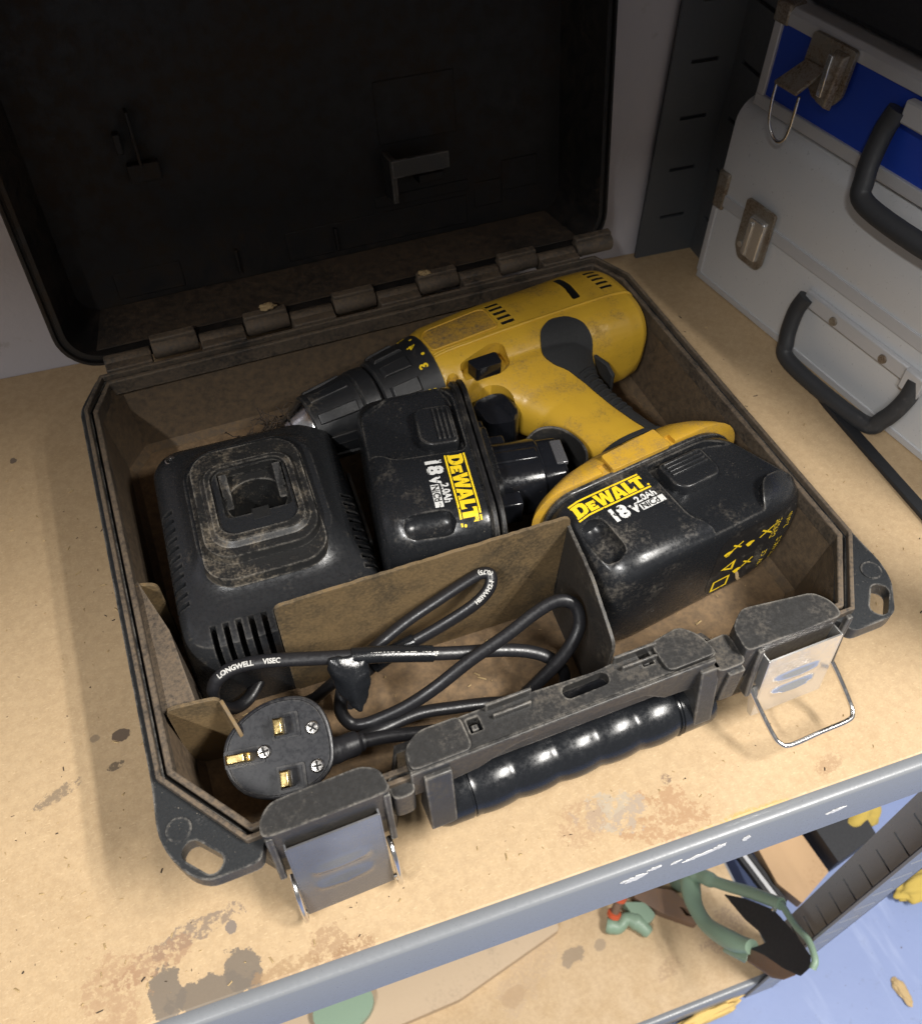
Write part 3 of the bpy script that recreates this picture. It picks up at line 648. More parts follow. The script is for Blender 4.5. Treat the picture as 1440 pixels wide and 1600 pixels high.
cable_text('H03VVH2-F   (0.75)', strandB, 148, 2.9, True)
# tape wrapped round the crossing with a hanging flap
tp = obj('tape_wrap', cw(join(tube([p for p in strandA[75:87]], CR + .9, 16, flat=.85), tube([p for p in strandB[104:116]], CR + .8, 16))), 'tape', ch, smooth=50)
flap = [(88,77,68),(98,75.5,67.5),(109,73,66),(110,69,60),(108.5,65,54),(105.5,59,47),(101,55.5,43.5),(98,54,42.5),(94.5,58,45),(91,64,50),(89.5,70,57)]
c0 = Vector((99, 66, 57)); v = [tuple(Vector(p) + Vector((0, -1.5 - 1.2*math.sin(i*2.1), 1.5 + 1.5*math.cos(i*1.7)))) for i, p in enumerate(flap)]
v2 = [(x + .3, y + 2.2, z - 1.6) for x, y, z in v]; n = len(v)
fc = [(i, (i+1) % n, 2*n) for i in range(n)] + [((i+1) % n + n, i + n, 2*n+1) for i in range(n)] + [(i, i+n, (i+1) % n + n, (i+1) % n) for i in range(n)]
obj('tape_flap', cw((v + v2 + [tuple(c0 + Vector((0, -4, 3.5))), tuple(c0 + Vector((0, 1, 0)))], fc)), 'tape', ch, smooth=80)
tf = ch.children[-1] if False else [o for o in bpy.data.objects if o.name.startswith('tape_flap')][0]
ss = tf.modifiers.new('sub', 'SUBSURF'); ss.levels = ss.render_levels = 2; bake(tf, 80)
for q_ in tf.data.vertices: q_.co += q_.normal*(mnoise.noise(q_.co/S*.35)*1.1*S)
# plug, tipped towards the front, pins up
n_ = Vector((-.09996, -.37985, .91963)); ex = Vector((.99414, 0, .10806)); ey = Vector((-.04105, .92505, .37762))
PM = Matrix(((ex.x, ey.x, n_.x, 57), (ex.y, ey.y, n_.y, 45), (ex.z, ey.z, n_.z, 55), (0,0,0,1)))
def pg(g): return cw(xf(g, PM))
outl = fillet([(-27,5),(-22.5,14),(-14,19.5),(-3,23),(8,22.8),(18,19.5),(24,12.5),(25.5,4),(24.5,-6),(21.5,-16),(13,-22),(-1,-23),(-13,-20.5),(-22,-14.5),(-26.8,-6)], 5, 3)
def sc_(p, k, dx=0): return [(x*k + dx, y*k) for x, y in p]
plug = obj('plug', pg(loft([[(x, y, -20) for x, y in sc_(outl, .80)], [(x, y, -17) for x, y in sc_(outl, .92)], [(x, y, -8) for x, y in sc_(outl, .99)], [(x, y, -1.6) for x, y in outl], [(x, y, -.4) for x, y in sc_(outl, .985)], [(x, y, 0) for x, y in sc_(outl, .955)], [(x, y, 0) for x, y in sc_(outl, .93)], [(x, y, -.7) for x, y in sc_(outl, .915)]])), 'plug', ch, smooth=35)
rot2 = lambda g, a, x, y: xf(g, Matrix.Translation((x, y, 0)) @ Matrix.Rotation(a, 4, 'Z'))
PA = -.20
for x, y, hx_, hy_, hh, sl in ((4.2, 9, 2.2, 4.0, 10, 5), (-.6, -14.5, 2.2, 4.0, 10, 5), (-18, 2.4, 4.8, 2.2, 12, 0)):
    obj('pin_seat', pg(rot2(prism(rrect(-hx_-4, hx_+5, -hy_-2.0, hy_+2.0, 1, 3), -1.2, .15, [rrect(-hx_-2.8, hx_+3.8, -hy_-1, hy_+1, .6, 3)]), PA, x + .8, y)), 'plug', plug, bevel=.2)
    base_ = rot2(box(-hx_, hx_, -hy_, hy_, -1, hh*.45), PA, x, y)
    obj('pin_sleeve' if sl else 'pin', pg(base_), 'plug' if sl else 'brass', plug, bevel=.5)
    obj('pin', pg(rot2(loft([[(a, b, hh*.45) for a, b in ((-hx_,-hy_),(hx_,-hy_),(hx_,hy_),(-hx_,hy_))], [(a, b, hh-1.5) for a, b in ((-hx_,-hy_),(hx_,-hy_),(hx_,hy_),(-hx_,hy_))], [(a*.75, b*.8, hh) for a, b in ((-hx_,-hy_),(hx_,-hy_),(hx_,hy_),(-hx_,hy_))]]), PA, x - 1.0, y)), 'brass', plug, bevel=.3)
for i, (x, y) in enumerate(((-7.5, 1.2), (17.2, 3.2), (13.4, -14.2))):
    a = i*.7
    g = mv(lathe([(-1, .1), (-1, 3.2), (.5, 3.2), (1.1, 2.6), (1.3, .1)], 20, 'z'), x, y)
    s1 = obj('screw', pg(g), 'screw', plug)
    obj('screw_slot', pg(mv(join(rot2(box(-2.3, 2.3, -.45, .45, 1.0, 1.5), a, 0, 0), rot2(box(-2.3, 2.3, -.45, .45, 1.0, 1.52), a + PI/2, 0, 0)), x, y)), 'dark', s1, smooth=None)
for t_, x, y, s_ in (('N', -2, -18, 3.4), ('L', -2, 13, 3.4), ('BS1363', 3, -4.5, 2.4), ('13A', -12, 9, 2.6)):
    obj('moulded_mark', pg(mv(rot2(text(t_, s_, .05), PA, 0, 0), x, y, -.55)), 'plug', plug, smooth=None)

# ------------------------------------------------------------------ battery packs
LET = {'D': (.90, [(0,0),(.55,0),(.78,.12),(.88,.5),(.78,.88),(.55,1),(0,1),(0,.86),(.05,.84),(.05,.16),(0,.14)], [[(.33,.24),(.33,.76),(.46,.76),(.56,.62),(.58,.5),(.56,.38),(.46,.24)]]),
 'E': (.64, [(0,0),(.6,0),(.6,.24),(.28,.20),(.28,.29),(.5,.29),(.5,.46),(.28,.46),(.28,.55),(.6,.51),(.6,.75),(0,.75)], []),
 'W': (1.14, [(0,1),(.30,1),(.38,.45),(.50,1),(.72,1),(.84,.45),(.92,1),(1.2,1),(1.0,0),(.74,0),(.61,.55),(.48,0),(.22,0)], []),
 'A': (.93, [(0,0),(.28,1),(.62,1),(.9,0),(.58,0),(.55,.18),(.35,.18),(.32,0)], [[(.39,.38),(.51,.38),(.45,.74)]]),
 'L': (.56, [(0,0),(.62,0),(.62,.40),(.50,.26),(.31,.25),(.31,1),(0,1)], []),
 'T': (.82, [(0,1),(.82,1),(.82,.62),(.70,.75),(.57,.76),(.57,0),(.25,0),(.25,.76),(.12,.75),(0,.70)], [])}
def logo(Lx, Ly):
    gs, x = [], 0
    for c in 'DEWALT':
        wd, o_, h = LET[c]; g = flat(o_, h); gs.append(mv(g, x)); x += wd
    g = join(*gs); k = Lx/x
    g = fn(g, lambda a, b, c: (a*k, b*Ly, 0))
    bars = [flat([(-.2, -Ly*.2), (Lx+1.2, -Ly*.2), (Lx+1.2, -Ly*.07), (-.2, -Ly*.07)]), flat([(-.2, Ly*1.07), (Lx-.2, Ly*1.07), (Lx-.2, Ly*1.20), (-.2, Ly*1.20)])]
    dot = flat([(Lx + .9 + .7*math.cos(t), .7 + .7*math.sin(t)) for t in (2*PI*i/12 for i in range(12))])
    return join(g, *bars, dot)
HL, HT_ = 67, 39.5
def build_pack(parent, mir, hl, xo=0.0, re=14):
    """X along the length, Y up the stem with the rim at 0, Z through the thickness"""
    def r_(a, b, y, r): return [(x, y, z) for x, z in rrect2(-a - hl + 66.5, a + hl - 66.5 - (16*max(0, 1 + y/44)**1.3 + 13*max(0, (-34 - y)/23)**1.8 if mir > 0 else 0), -b, b, r if mir > 0 else min(r + re, b - 2.5), r if mir < 0 else min(r + re, b - 2.5), 8)]
    o = obj('pack_body', loft([r_(56, 28, -57, 20), r_(61, 33, -56, 23), r_(64.5, 36.5, -53, 25), r_(66.3, 38.6, -48, 26), r_(66.8, 39.5, -40, 22), r_(66.5, 39.5, -8, 17), r_(66.5, 39.5, 0, 17)]), 'pack', parent, smooth=30)
    # pressed-in button channel that runs out through the bottom edge, and the finger groove
    m = mir
    cs = xo if m > 0 else 4
    chn = [(m*x + cs, y) for x, y in fillet([(-3,-3),(-3,-42),(4,-50),(6,-64),(36,-64),(40,-50),(48,-40),(96,-34),(96,-14),(52,-8),(40,-3)], 5, 4)]
    chn = chn if m > 0 else chn[::-1]
    boolean(o, loft([[(x, y, 33.5) for x, y in chn], [(x, y, 35) for x, y in chn], [(18*m + cs + (x - 18*m - cs)*1.05, -30 + (y + 30)*1.05, 46) for x, y in chn]]), smooth=30)
    cap = []
    for k in range(0, 13):
        t = k/12; y = -46 + 28*t; rr_ = 7.5*math.sqrt(max(.02, 1 - ((t - .5)*2)**6)); cap.append([(m*(-hl + (12.5 if m > 0 else 8.5)) + rr_*math.cos(a), y, 37.5 + rr_*.95*math.sin(a)) for a in (2*PI*i/20 for i in range(20))])
    boolean(o, loft(cap), smooth=30)
    b_ = o.modifiers.new('bevel', 'BEVEL'); b_.width = .7*S; b_.segments = 2; b_.limit_method = 'ANGLE'; b_.angle_limit = math.radians(38)
    bake(o, 30)
    # release button with finger ridges
    bt = obj('release_button', loft([[(x + cs, y, z) for x, y in fillet([(m*3, -5), (m*3, -22), (m*8, -27), (m*30, -27), (m*33, -22), (m*33, -5)], 3, 3)] for z in (30, 38)] + [[(x*.96 + m*.7 + cs, y*.93 - 1, 40) for x, y in fillet([(m*3, -5), (m*3, -22), (m*8, -27), (m*30, -27), (m*33, -22), (m*33, -5)], 3, 3)]]), 'pack', parent, smooth=30, bevel=.4)
    for i in range(4): obj('button_ridge', box(min(m*6, m*30) + cs, max(m*6, m*30) + cs, -8.2 - i*2.7, -6.9 - i*2.7, 39.5, 41.2), 'charger', bt, bevel=.4)
    # rim ribs
    for y0, y1, e in (((0, 3.2, 1.8), (4.2, 7.2, 2.2)) if m < 0 else ((-.2, 2.6, 1.0),)):
        obj('rim_rib', loft([r_(66.5+e, 39.5+e, y0, 18), r_(67+e, 40+e, y0+.6, 18), r_(67+e, 40+e, y1-.6, 18), r_(66+e, 39+e, y1, 18)]), 'pack_dirty' if mir < 0 else 'pack', parent, smooth=40)
    # print on the upper face
    x0 = -55 + xo if m > 0 else 10
    lg = drape(subdiv(mv(logo(45, 8.2), x0, -14.5), 2), o, .32)
    obj('logo_print', lg, 'p_yellow', o, smooth=None)
    def pr(t, x, y, s_, mat, bold=.0, shear=0): return obj('label_print', drape(mv(subdiv(text(t, s_, bold, shear), 1), x, y), o, .3 if mat != 'p_black' else .5), mat, o, smooth=None)
    xs = x0 + (14 if m > 0 else .5)
    pr('18', xs, -26.5, 11.5, 'p_white', .6); pr('V', xs + 13.4, -26.5, 7.4, 'p_white', .5)
    pr('2.0Ah', xs + 18.6, -21.6, 5.6, 'p_white', .22)
    obj('label_print', drape(subdiv(mv(flat([(0,0),(15.5,0),(15.5,4.4),(0,4.4)]), xs + 18.6, -27.2), 2), o, .26), 'p_white', o, smooth=None)
    pr('NiCd', xs + 19.2, -26.7, 5.2, 'p_black', .10)
    return o
def bottom_marks(o):
    """worn yellow warning panel on the pack's foot, which faces local -Y"""
    def d(g, lift=.2, mat='p_worn'):
        g2 = ([((x - 4)*1.12, -60, z) for x, z, _ in subdiv(g, 1)[0]], subdiv(g, 1)[1]); obj('warning_print', drape(g2, o, lift, d=(0, 1, 0)), mat, o, smooth=None)
    fr = rrect(1, 60, -30, 26, 10, 5); fr2 = rrect(7, 56, -30, 26, 9.4, 5)
    obj('warning_panel', drape(([(x, -60, z) for x, z, _ in subdiv(flat(fr), 3)[0]], subdiv(flat(fr), 3)[1]), o, .12, d=(0, 1, 0)), 'pack_dirty', o, smooth=None)
    rot = lambda g, x, z: fn(g, lambda a, b, c: (x - b, z + a, 0))
    d(rot(text('DE9095', 5.4, .12), 44, 2)); d(rot(text('18V  CE', 4.6, .06), 43, -25)); d(rot(text('DEWALT', 5.0, .22), 51, -22)); d(rot(text('2.0Ah', 5.0, .06), 52, 6))
    tri = lambda x, z, s_: flat([(x, z - s_*.6), (x, z + s_*.6), (x - s_*1.1, z)], [[(x - s_*.2, z - s_*.32), (x - s_*.2, z + s_*.32), (x - s_*.75, z)]])
    d(fn(tri(20, -7, 8), lambda a, b, c: (a, b, 0)), .25, 'p_yellow')
    d(flat([(9,-27),(20,-27),(20,-17),(9,-17)], [[(10.2,-25.8),(18.8,-25.8),(18.8,-18.2),(10.2,-18.2)]]), .25, 'p_yellow')
    for x, z, s_ in ((36, 12, 5), (30, -12, 4), (17, 12, 4)):
        for a in (.7, -.7):
            c, q = math.cos(a), math.sin(a); d([(x + u*c - v_*q, z + u*q + v_*c, 0) for u, v_ in ((-s_,-.55),(s_,-.55),(s_,.55),(-s_,.55))] and ([(x + u*c - v_*q, z + u*q + v_*c, 0) for u, v_ in ((-s_,-.55),(s_,-.55),(s_,.55),(-s_,.55))], [(0,1,2,3)]), .25, 'p_yellow')
    for x, z in ((26, 8), (24, -16), (12, 8)): d(flat([(x + 2.4*math.cos(t)*(1 + .4*math.sin(3*t)), z + 2.4*math.sin(t)) for t in (2*PI*i/14 for i in range(14))]), .25, 'p_yellow')
    obj('dirt_flake', drape(([(x, -60, z) for x, z in ((22,-18),(24,-18),(30,-30),(28,-31),(25,-26))], [(0,1,2,3,4)]), o, .4, d=(0, 1, 0)), 'chip', o, smooth=None)
def stem(parent):
    def q(hx, hz, y, r): return [(x, y, z) for x, z in rrect(-hx, hx, -hz, hz, r, 6)]
    obj('stem_collar', loft([q(30, 26, 6, 8), q(30, 26, 10, 8), q(27, 24, 12, 8), q(27, 24, 15, 8)]), 'pack', parent, smooth=40, bevel=.5)
    st = obj('stem', loft([q(21, 19, 12, 15), q(21, 19, 41, 15), q(20, 18, 42.5, 14.5)]), 'black_gloss', parent, smooth=40, bevel=.3)
    obj('stem_head', loft([q(17.5, 16.5, 41, 8), q(17.5, 16.5, 54, 8), q(16, 15, 56, 7)]), 'black_gloss', st, smooth=40, bevel=.5)
    obj('stem_rib', box(-5, 4, 12, 40.5, 16, 20.2), 'black_gloss', st, bevel=1.2)
    obj('stem_rib', box(-24, -16, 11, 26, 2, 14), 'black_gloss', st, bevel=1.5)
    obj('stem_terminal', box(-10, 8, 50, 56.8, 14.5, 17.4), 'dark_steel', st, bevel=.5)
    obj('stem_clip', box(24, 34, 10, 24, 2, 18), 'black_gloss', st, bevel=1.2)
    obj('stem_clip', box(-36, -26, 8, 16, -4, 16), 'black_gloss', st, bevel=1.2)

sp = thing('battery_pack', 'spare black battery pack lying beside the charger, stem pointing right', 'battery pack', (200, 160, 60), math.radians(-100))
build_pack(sp, -1, 62, 0, 14); stem(sp)

# ------------------------------------------------------------------ cordless drill lying on its side
dr = thing('cordless_drill', 'yellow and black cordless drill lying on its side with battery fitted', 'drill', (213.2, 259.8, 50), math.atan(.135))
def sec_u(u, vc, hv, hw, e=2.5, wc=0): return [(u, vc + y, wc + z) for y, z in se(0, 0, hv, hw, e, 44)]
def sec_v(v_, u0, u1, hw, e=2.6, wc=0): return [((u0+u1)/2 + x, v_, wc + z) for x, z in se(0, 0, (u1-u0)/2, hw, e, 44)]
motor = loft([sec_u(-2, 0, 33.5, 33.5, 2.0), sec_u(1, 0, 34.5, 34, 2.1), sec_u(7, -.5, 36, 34.5, 2.3), sec_u(40, -1, 37, 35, 2.5), sec_u(90, -3, 38, 35, 2.6), sec_u(115, -5, 39.5, 35, 2.8), sec_u(132, -6, 39, 34.5, 2.8), sec_u(142, -6.5, 37, 33, 2.8), sec_u(147, -6.5, 33.5, 30, 2.8), sec_u(149.6, -6.5, 28, 25, 2.7), sec_u(151, -6.5, 20, 16, 2.5)])
grip = loft([sec_v(-8, -1, 118, 24, 3), sec_v(-24, 0, 114, 27, 3), sec_v(-36, 6, 108, 26, 3), sec_v(-47, 20, 100, 23, 2.8), sec_v(-58, 32, 94.5, 20.5, 2.6), sec_v(-72, 40, 94, 19, 2.5), sec_v(-90, 43.5, 96, 18.5, 2.5), sec_v(-108, 47, 99, 19.5, 2.5), sec_v(-120, 49, 101, 21, 2.6), sec_v(-126, 48, 102, 22, 2.6)])
skirt = loft([sec_v(-30, 96, 150, 24, 2.6), sec_v(-42, 100, 142, 22, 2.6), sec_v(-47, 106, 132, 16, 2.4)])
hs = obj('housing', join(motor, grip), 'yellow', dr)
remesh(hs, 1.0, 5)
# top moulding line, switch recess, screw pit, vents, trigger gap
cut = []
for i in range(5): cut.append(box(50.5 + .0*i, 60, -7.5 + i*5.2 - .0, -5.0 + i*5.2, 25, 60))
boolean(hs, join(*cut), smooth=50, dark=True)
boolean(hs, join(*[box(128, 137.5, -7.5 + i*5.0, -5.2 + i*5.0, 22, 60) for i in range(5)]), smooth=50, dark=True)
boolean(hs, prism(fillet([(105,-8),(111,-8),(112.5,6),(112,19),(106.5,19),(107,6)], 1.5, 3), 18, 60), smooth=50, dark=True)
boolean(hs, prism(fillet([(9,-22),(11,-34),(34,-37),(42,-33),(43,-20),(36,-17)], 5, 4), 22.5, 60), smooth=50)
boolean(hs, mv(lathe([(17, 4.2), (50, 4.6)], 20, 'z'), 2.5, -28), smooth=50)
boolean(hs, prism(fillet([(0,-45),(8,-39.5),(20,-38),(29,-43),(33,-50),(31,-62),(24,-70),(4,-70),(-4,-56)], 4, 4), -40, 60), smooth=50)
sd = drape(([(-1 + i*3.1, -9 - i*.15, 0) for i in range(50)], []), hs, .0)[0]
obj('housing_seam', tube(sd, [1.1]*48 + [.8, .4], 8), 'yellow', hs, smooth=60)
sd = drape(([(-1 + i*2.0, -10.8 - i*.05, 0) for i in range(38)], []), hs, .0)[0]
obj('housing_ledge', tube(sd, [1.3]*37 + [.5], 8), 'yellow', hs, smooth=60)
pn = flat(fillet([(-.5,8),(4,13),(44,14.5),(48,12),(47,-7.5),(-.5,-7)], 3, 4)); pn2 = fillet([(.6,7.4),(4.6,12),(43.4,13.4),(46.8,11.4),(45.8,-6.4),(.6,-5.9)], 3, 4)
obj('name_panel', drape(subdiv(pn, 3), hs, .55), 'panel', hs, smooth=60)
bp_ = [(x, y, 0) for x, y in fillet([(-.5,8),(4,13),(44,14.5),(48,12),(47,-7.5),(-.5,-7)], 3, 4)]
obj('panel_border', tube([Vector(p) for p in drape((subdiv((bp_, []), 0)[0] if False else bp_, []), hs, .5)[0]], .75, 8, closed=True), 'yellow_dirty', hs, smooth=60)
obj('screw', mv(lathe([(21, .1), (21, 3.2), (22.6, 2.8), (22.9, .1)], 16, 'z'), 2.5, -28), 'yellow_dirty', dr)
sw = obj('direction_switch', prism(fillet([(15,-23),(16.5,-33.5),(34,-35),(35.5,-24)], 2.5, 4), 18, 31.5), 'black_gloss', dr, smooth=30, bevel=1.4, seg=3)
obj('trigger', loft([[(x, y, z) for x, y in fillet([(4 + k,-46 - k*.4),(10,-42 - k*.6),(22,-41 - k*.6),(30 - k*.5,-46),(32 - k,-56),(30 - k,-64 + k*.6),(22,-71),(6,-66)], 5, 4)] for z, k in ((-16, 3), (-13, 0), (13, 0), (15.5, 1.2), (16.8, 3.5))]), 'black_gloss', dr, smooth=35)
# rubber overmould: the housing's own surface, thickened, inside the grip outline
def overmould(name, poly, z0, z1, thick, mat='rubber'):
    me = hs.data; vs = [v.co/S + v.normal*thick for v in me.vertices]
    o = obj(name, ([tuple(v) for v in vs], [tuple(p.vertices) for p in me.polygons]), mat, dr)
    boolean(o, prism(poly, z0, z1), 'INTERSECT', smooth=50); return o
gp = fillet([(66,-30),(70,-22),(80,-17),(92,-19),(100,-27),(102,-38),(97,-46),(97,-58),(99,-72),(103,-90),(108,-114),(108,-120),(86,-120),(83,-104),(80,-86),(77,-66),(73,-53),(66,-45),(63,-37)], 4, 4)
og = overmould('rubber_grip', gp, -5, 60, .9)
for i in range(13):
    v_ = -56 - i*4.8; t = (i - 1)/11
    a = (78.5 + 5.5*t, v_ - 2.5); b_ = (93.0 + 5*t, v_ + 2.6)
    n_s = 9; pts = []
    for k in range(n_s):
        s_ = k/(n_s-1); pts.append((a[0] + (b_[0]-a[0])*s_, a[1] + (b_[1]-a[1])*s_ + .8*math.sin(s_*PI), 0))
    dp = drape((pts, []), og, .25)[0]
    if len({round(p[2]) for p in dp}) and all(p[2] > 1 for p in dp): obj('grip_ridge', tube(dp, 1.0, 6), 'rubber', og, smooth=60)
obj('belt_hook_loop', loft([[(100 + x, -40 + y, z) for x, y, z in ((0,0,-8),(3,1,-8),(3,1,14),(0,0,14))], [(104 + x, -52 + y, z) for x, y, z in ((0,0,-8),(3,1,-8),(3,1,12),(0,0,12))], [(104 + x, -60 + y, z) for x, y, z in ((0,0,-8),(3,1,-8),(3,1,8),(0,0,8))]]), 'rubber', dr, bevel=.6)
# foot: yellow flange over the battery
def fv(v_, u0, u1, hw, r): return [(x, v_, z) for x, z in rrect2(u0, u1, -hw, hw, r, min(hw - 2, r + 13), 8)]
ft = obj('foot', loft([fv(-122, 44, 104, 22, 14), fv(-126, 38, 106, 26, 16), fv(-132, 18, 114, 36, 20), fv(-138, 0, 119, 40.5, 20), fv(-144, -12, 125, 42.3, 19), fv(-149, -17, 129, 42.6, 18)]), 'yellow_dirty', dr, smooth=40, bevel=.8)
boolean(ft, join(box(27, 33, -152, -143, 40, 60), box(72, 77, -152, -143, 40, 60)), smooth=40)
obj('foot_step', prism(fillet([(33,-150.8),(33,-139),(71,-136.5),(72,-150.8)], 1.5, 3), 30, 43.8), 'yellow_dirty', dr, smooth=30, bevel=.7)
obj('grip_seal', loft([sec_v(-117.5, 48, 102.5, 22.2, 2.6), sec_v(-121, 47.5, 103.5, 23, 2.6)]), 'rubber', dr, smooth=40, bevel=.3)
dp_ = bpy.data.objects.new('battery_mount', None)
# the fitted battery is part of the drill: body and print under it
def place(o, M4): 
    o.data.transform(M4); o.data.update()
before = set(bpy.data.objects)
bo = build_pack(dr, 1, 74.5, -10.5, 22)
bottom_marks(bo)
T4 = Matrix.Translation(Vector((65.5, -152, 0))*S)
for o in set(bpy.data.objects) - before: o.data.transform(T4)
bo.name = 'battery'; bo['label'] = 'black battery pack fitted to the foot of the drill'
bpy.data.objects.remove(dp_)
# torque collar and chuck, turned about the drill's axis
colr = obj('torque_collar', lathe([(-39.5, 18), (-39.5, 26), (-38.5, 27.4), (-34, 28.2), (-14, 31.4), (-8, 33), (-2, 34), (-1.2, 33), (-1.2, 20)], 56), 'chuck', dr, smooth=35)
for i in range(12):
    a = 2*PI*i/12 + .16; rb = []
    for u, r, hw in ((-35, 28.4, 4.6), (-33.5, 30, 4.2), (-17, 32.4, 5.0), (-15.5, 31.2, 5.4)):
        rb.append([(u, (r + dr_)*math.cos(a + s_*hw/r), (r + dr_)*math.sin(a + s_*hw/r)) for s_, dr_ in ((-1, -2), (-.9, .3), (.9, .3), (1, -2))])
    obj('collar_grip', loft(rb), 'chuck', colr, bevel=.4, smooth=30)
def wrap(g, u0, ang):
    out = []
    for x, y, z in g[0]:
        u = u0 + y; r = 31.4 + (u + 14)*.26 + .25; a = ang - x/r
        out.append((u, r*math.cos(a), r*math.sin(a)))
    return out, g[1]
for i, t_ in enumerate(('2', '3', '4', '5')):
    a = PI/2 + .05 + (2-i)*.52 - .18
    obj('number_print', wrap(subdiv(mv(text(t_, 7.5, .28), -2.2, 0), 1), -12.5, a), 'p_yellow', colr, smooth=None)
for i in range(8):
    a = PI/2 - .30 + (3-i)*.26
    if i in (1, 3, 5): continue
    obj('dot_print', wrap(flat([(1.1*math.cos(t), 1.1*math.sin(t)) for t in (2*PI*k/10 for k in range(10))]), -6.5, a - .32), 'p_yellow', colr, smooth=None)
sl = obj('chuck_sleeve', lathe([(-86, 14), (-86, 20.4), (-85, 21.6), (-70, 23), (-54, 25.6), (-52.8, 25.0), (-51.8, 26.2), (-46, 26.6), (-42, 26.4), (-40.6, 25), (-40.6, 15)], 56), 'chuck', dr, smooth=35)
for i in range(9):
    a = 2*PI*i/9 + .1; rb = []
    for u, r in ((-82, 22.0), (-80.5, 22.6), (-58, 25.4), (-56.5, 25.0)):
        rb.append([(u, (r + q)*math.cos(a + s_*.17), (r + q)*math.sin(a + s_*.17)) for s_, q in ((-1, -1.5), (-.8, .75), (.8, .75), (1, -1.5))])
    obj('sleeve_rib', loft(rb), 'chuck', sl, bevel=.4, smooth=30)
obj('chuck_nose', lathe([(-101, 3), (-101.5, 8), (-100.5, 11.8), (-98, 13.6), (-96.5, 13.4), (-95.5, 14.6), (-87, 20.2), (-85.5, 20.2), (-85.5, 10)], 48), 'steel_nose', dr, smooth=30)
for i in range(3):
    a = 2*PI*i/3 + .4; c, s_ = math.cos(a), math.sin(a)
    obj('chuck_jaw', xf(loft([[(-107, y, z) for y, z in ((.4,-1.6),(4,-2.6),(4,2.6),(.4,1.6))], [(-98, y, z) for y, z in ((.8,-2.4),(7.5,-3.6),(7.5,3.6),(.8,2.4))]]), Matrix.Rotation(a, 4, 'X')), 'screw', dr, bevel=.3)

# ------------------------------------------------------------------ two metal-edged cases on the right
TH = math.atan2(-241, 33)                                  # direction of their visible faces
def face_thing(name, label, cat, z, back=0.0):
    return thing(name, label, cat, (488 + .99075*back, 354 + .13566*back, z), TH)
# local frame: X along the face towards the front, Y away from the drill case, Z up
al = face_thing('aluminium_case', 'scuffed silver aluminium case with dark handle under the blue case', 'case', 0)
def sect(y0, y1, z0, z1, r_t, r_b, n=6):
    p = [(y0 + r_b, z0), (y1, z0), (y1, z1 - 3), (y1 - 3, z1)]
    for i in range(n+1): a = PI/2 + PI/2*i/n; p.append((y0 + r_t + r_t*math.cos(a), z1 - r_t + r_t*math.sin(a)))
    for i in range(1, n+1): a = PI + PI/2*i/n; p.append((y0 + r_b + r_b*math.cos(a), z0 + r_b + r_b*math.sin(a)))
    return p
def ext(p, x0, x1): return loft([[(x0, y, z) for y, z in p], [(x1, y, z) for y, z in p]])
XL = 400
obj('lower_shell', ext([(0,2),(150,2),(150,73),(0,73)], 0, XL), 'alu', al, smooth=40, bevel=1.5)
obj('upper_shell', ext(sect(0, 150, 76.5, 150, 17, .5), 0, XL), 'alu', al, smooth=40, bevel=.6)
obj('edge_trim', join(ext([(-1.4,70),(2,70),(2,79.5),(-1.4,79.5)], 9, XL)), 'alu_frame', al, bevel=.5)
obj('edge_trim', ext([(-1.0,.5),(150,.5),(150,6),(-1.0,6)], 0, XL), 'alu_frame', al, bevel=.6)
obj('edge_trim', join(box(-1.2, 4, -1.2, 150, 6.2, 70), ), 'alu_frame', al, bevel=.8)
obj('corner_cap', box(-2, 10, -2.2, 14, 66, 96), 'rusty', al, bevel=2.0)
def case_latch(par, x0, x1, z0, z1, mat):
    p = fillet([(x0, z1), (x0, z0 + 9), (x0 + 6, z0), (x1 - 3, z0), (x1, z0 + 6), (x1, z1)], 3, 3)
    v, f = prism(p, 0, 2.4); la = obj('latch', ([(a, -2.2 - c, b) for a, b, c in v], f), mat, par, smooth=30, bevel=.7)
    obj('latch_tongue', loft([[(a, -4, b) for a, b in rrect(x0 + 9, x1 - 4, z0 + 6, z1 - 8, 2, 3)], [(a, -8, b) for a, b in rrect(x0 + 10, x1 - 5, z0 + 7, z1 - 9, 2, 3)]]), 'chrome', la, smooth=30, bevel=.8)
    obj('latch_rib', box(x0 + 13, x0 + 15.5, -9.6, -7.6, z0 + 8, z1 - 12), 'chrome', la, bevel=.7)
    obj('latch_rivet', fn(lathe([(-6, 2.4), (-4, 2.6), (-3.2, 1.2)], 12, 'y'), lambda a, b, c: (a + x0 + 6, b, c + z0 + 12)), 'chrome', la)
    return la
case_latch(al, 34, 64, 44, 92, 'rusty')
def bow_handle(par, x0, x1, z_h, z_b, yo, wdt):
    """flat moulded handle hinged at z_h and sagging to z_b, yo in front of the face"""
    pa = catmull([(x0, -5, z_h), (x0 - 2, -8, z_h - (z_h - z_b)*.3), (x0 + 3, -yo*.8, z_h - (z_h - z_b)*.75), (x0 + 16, -yo, z_b), (x1 - 16, -yo, z_b), (x1 - 3, -yo*.8, z_h - (z_h - z_b)*.75), (x1 + 2, -8, z_h - (z_h - z_b)*.3), (x1, -5, z_h)], 7)
    return obj('handle', tube(pa, wdt, 12, flat=.75), 'case_handle', par, smooth=60)
hd = bow_handle(al, 112, 214, 54, 8, 17, 6.3)
obj('handle_bracket', box(110, 222, -4.5, 0, 46, 58), 'alu_frame', al, bevel=1.2)
for x in (140, 186): obj('bracket_rivet', fn(lathe([(-6, 3), (-4.6, 3.4), (-4, .5)], 14, 'y'), lambda a, b, c: (a + x, b, c + 51)), 'rusty', al)
obj('bracket_end', box(206, 222, -9, -4.4, 44, 60), 'alu_frame', al, bevel=1.0)
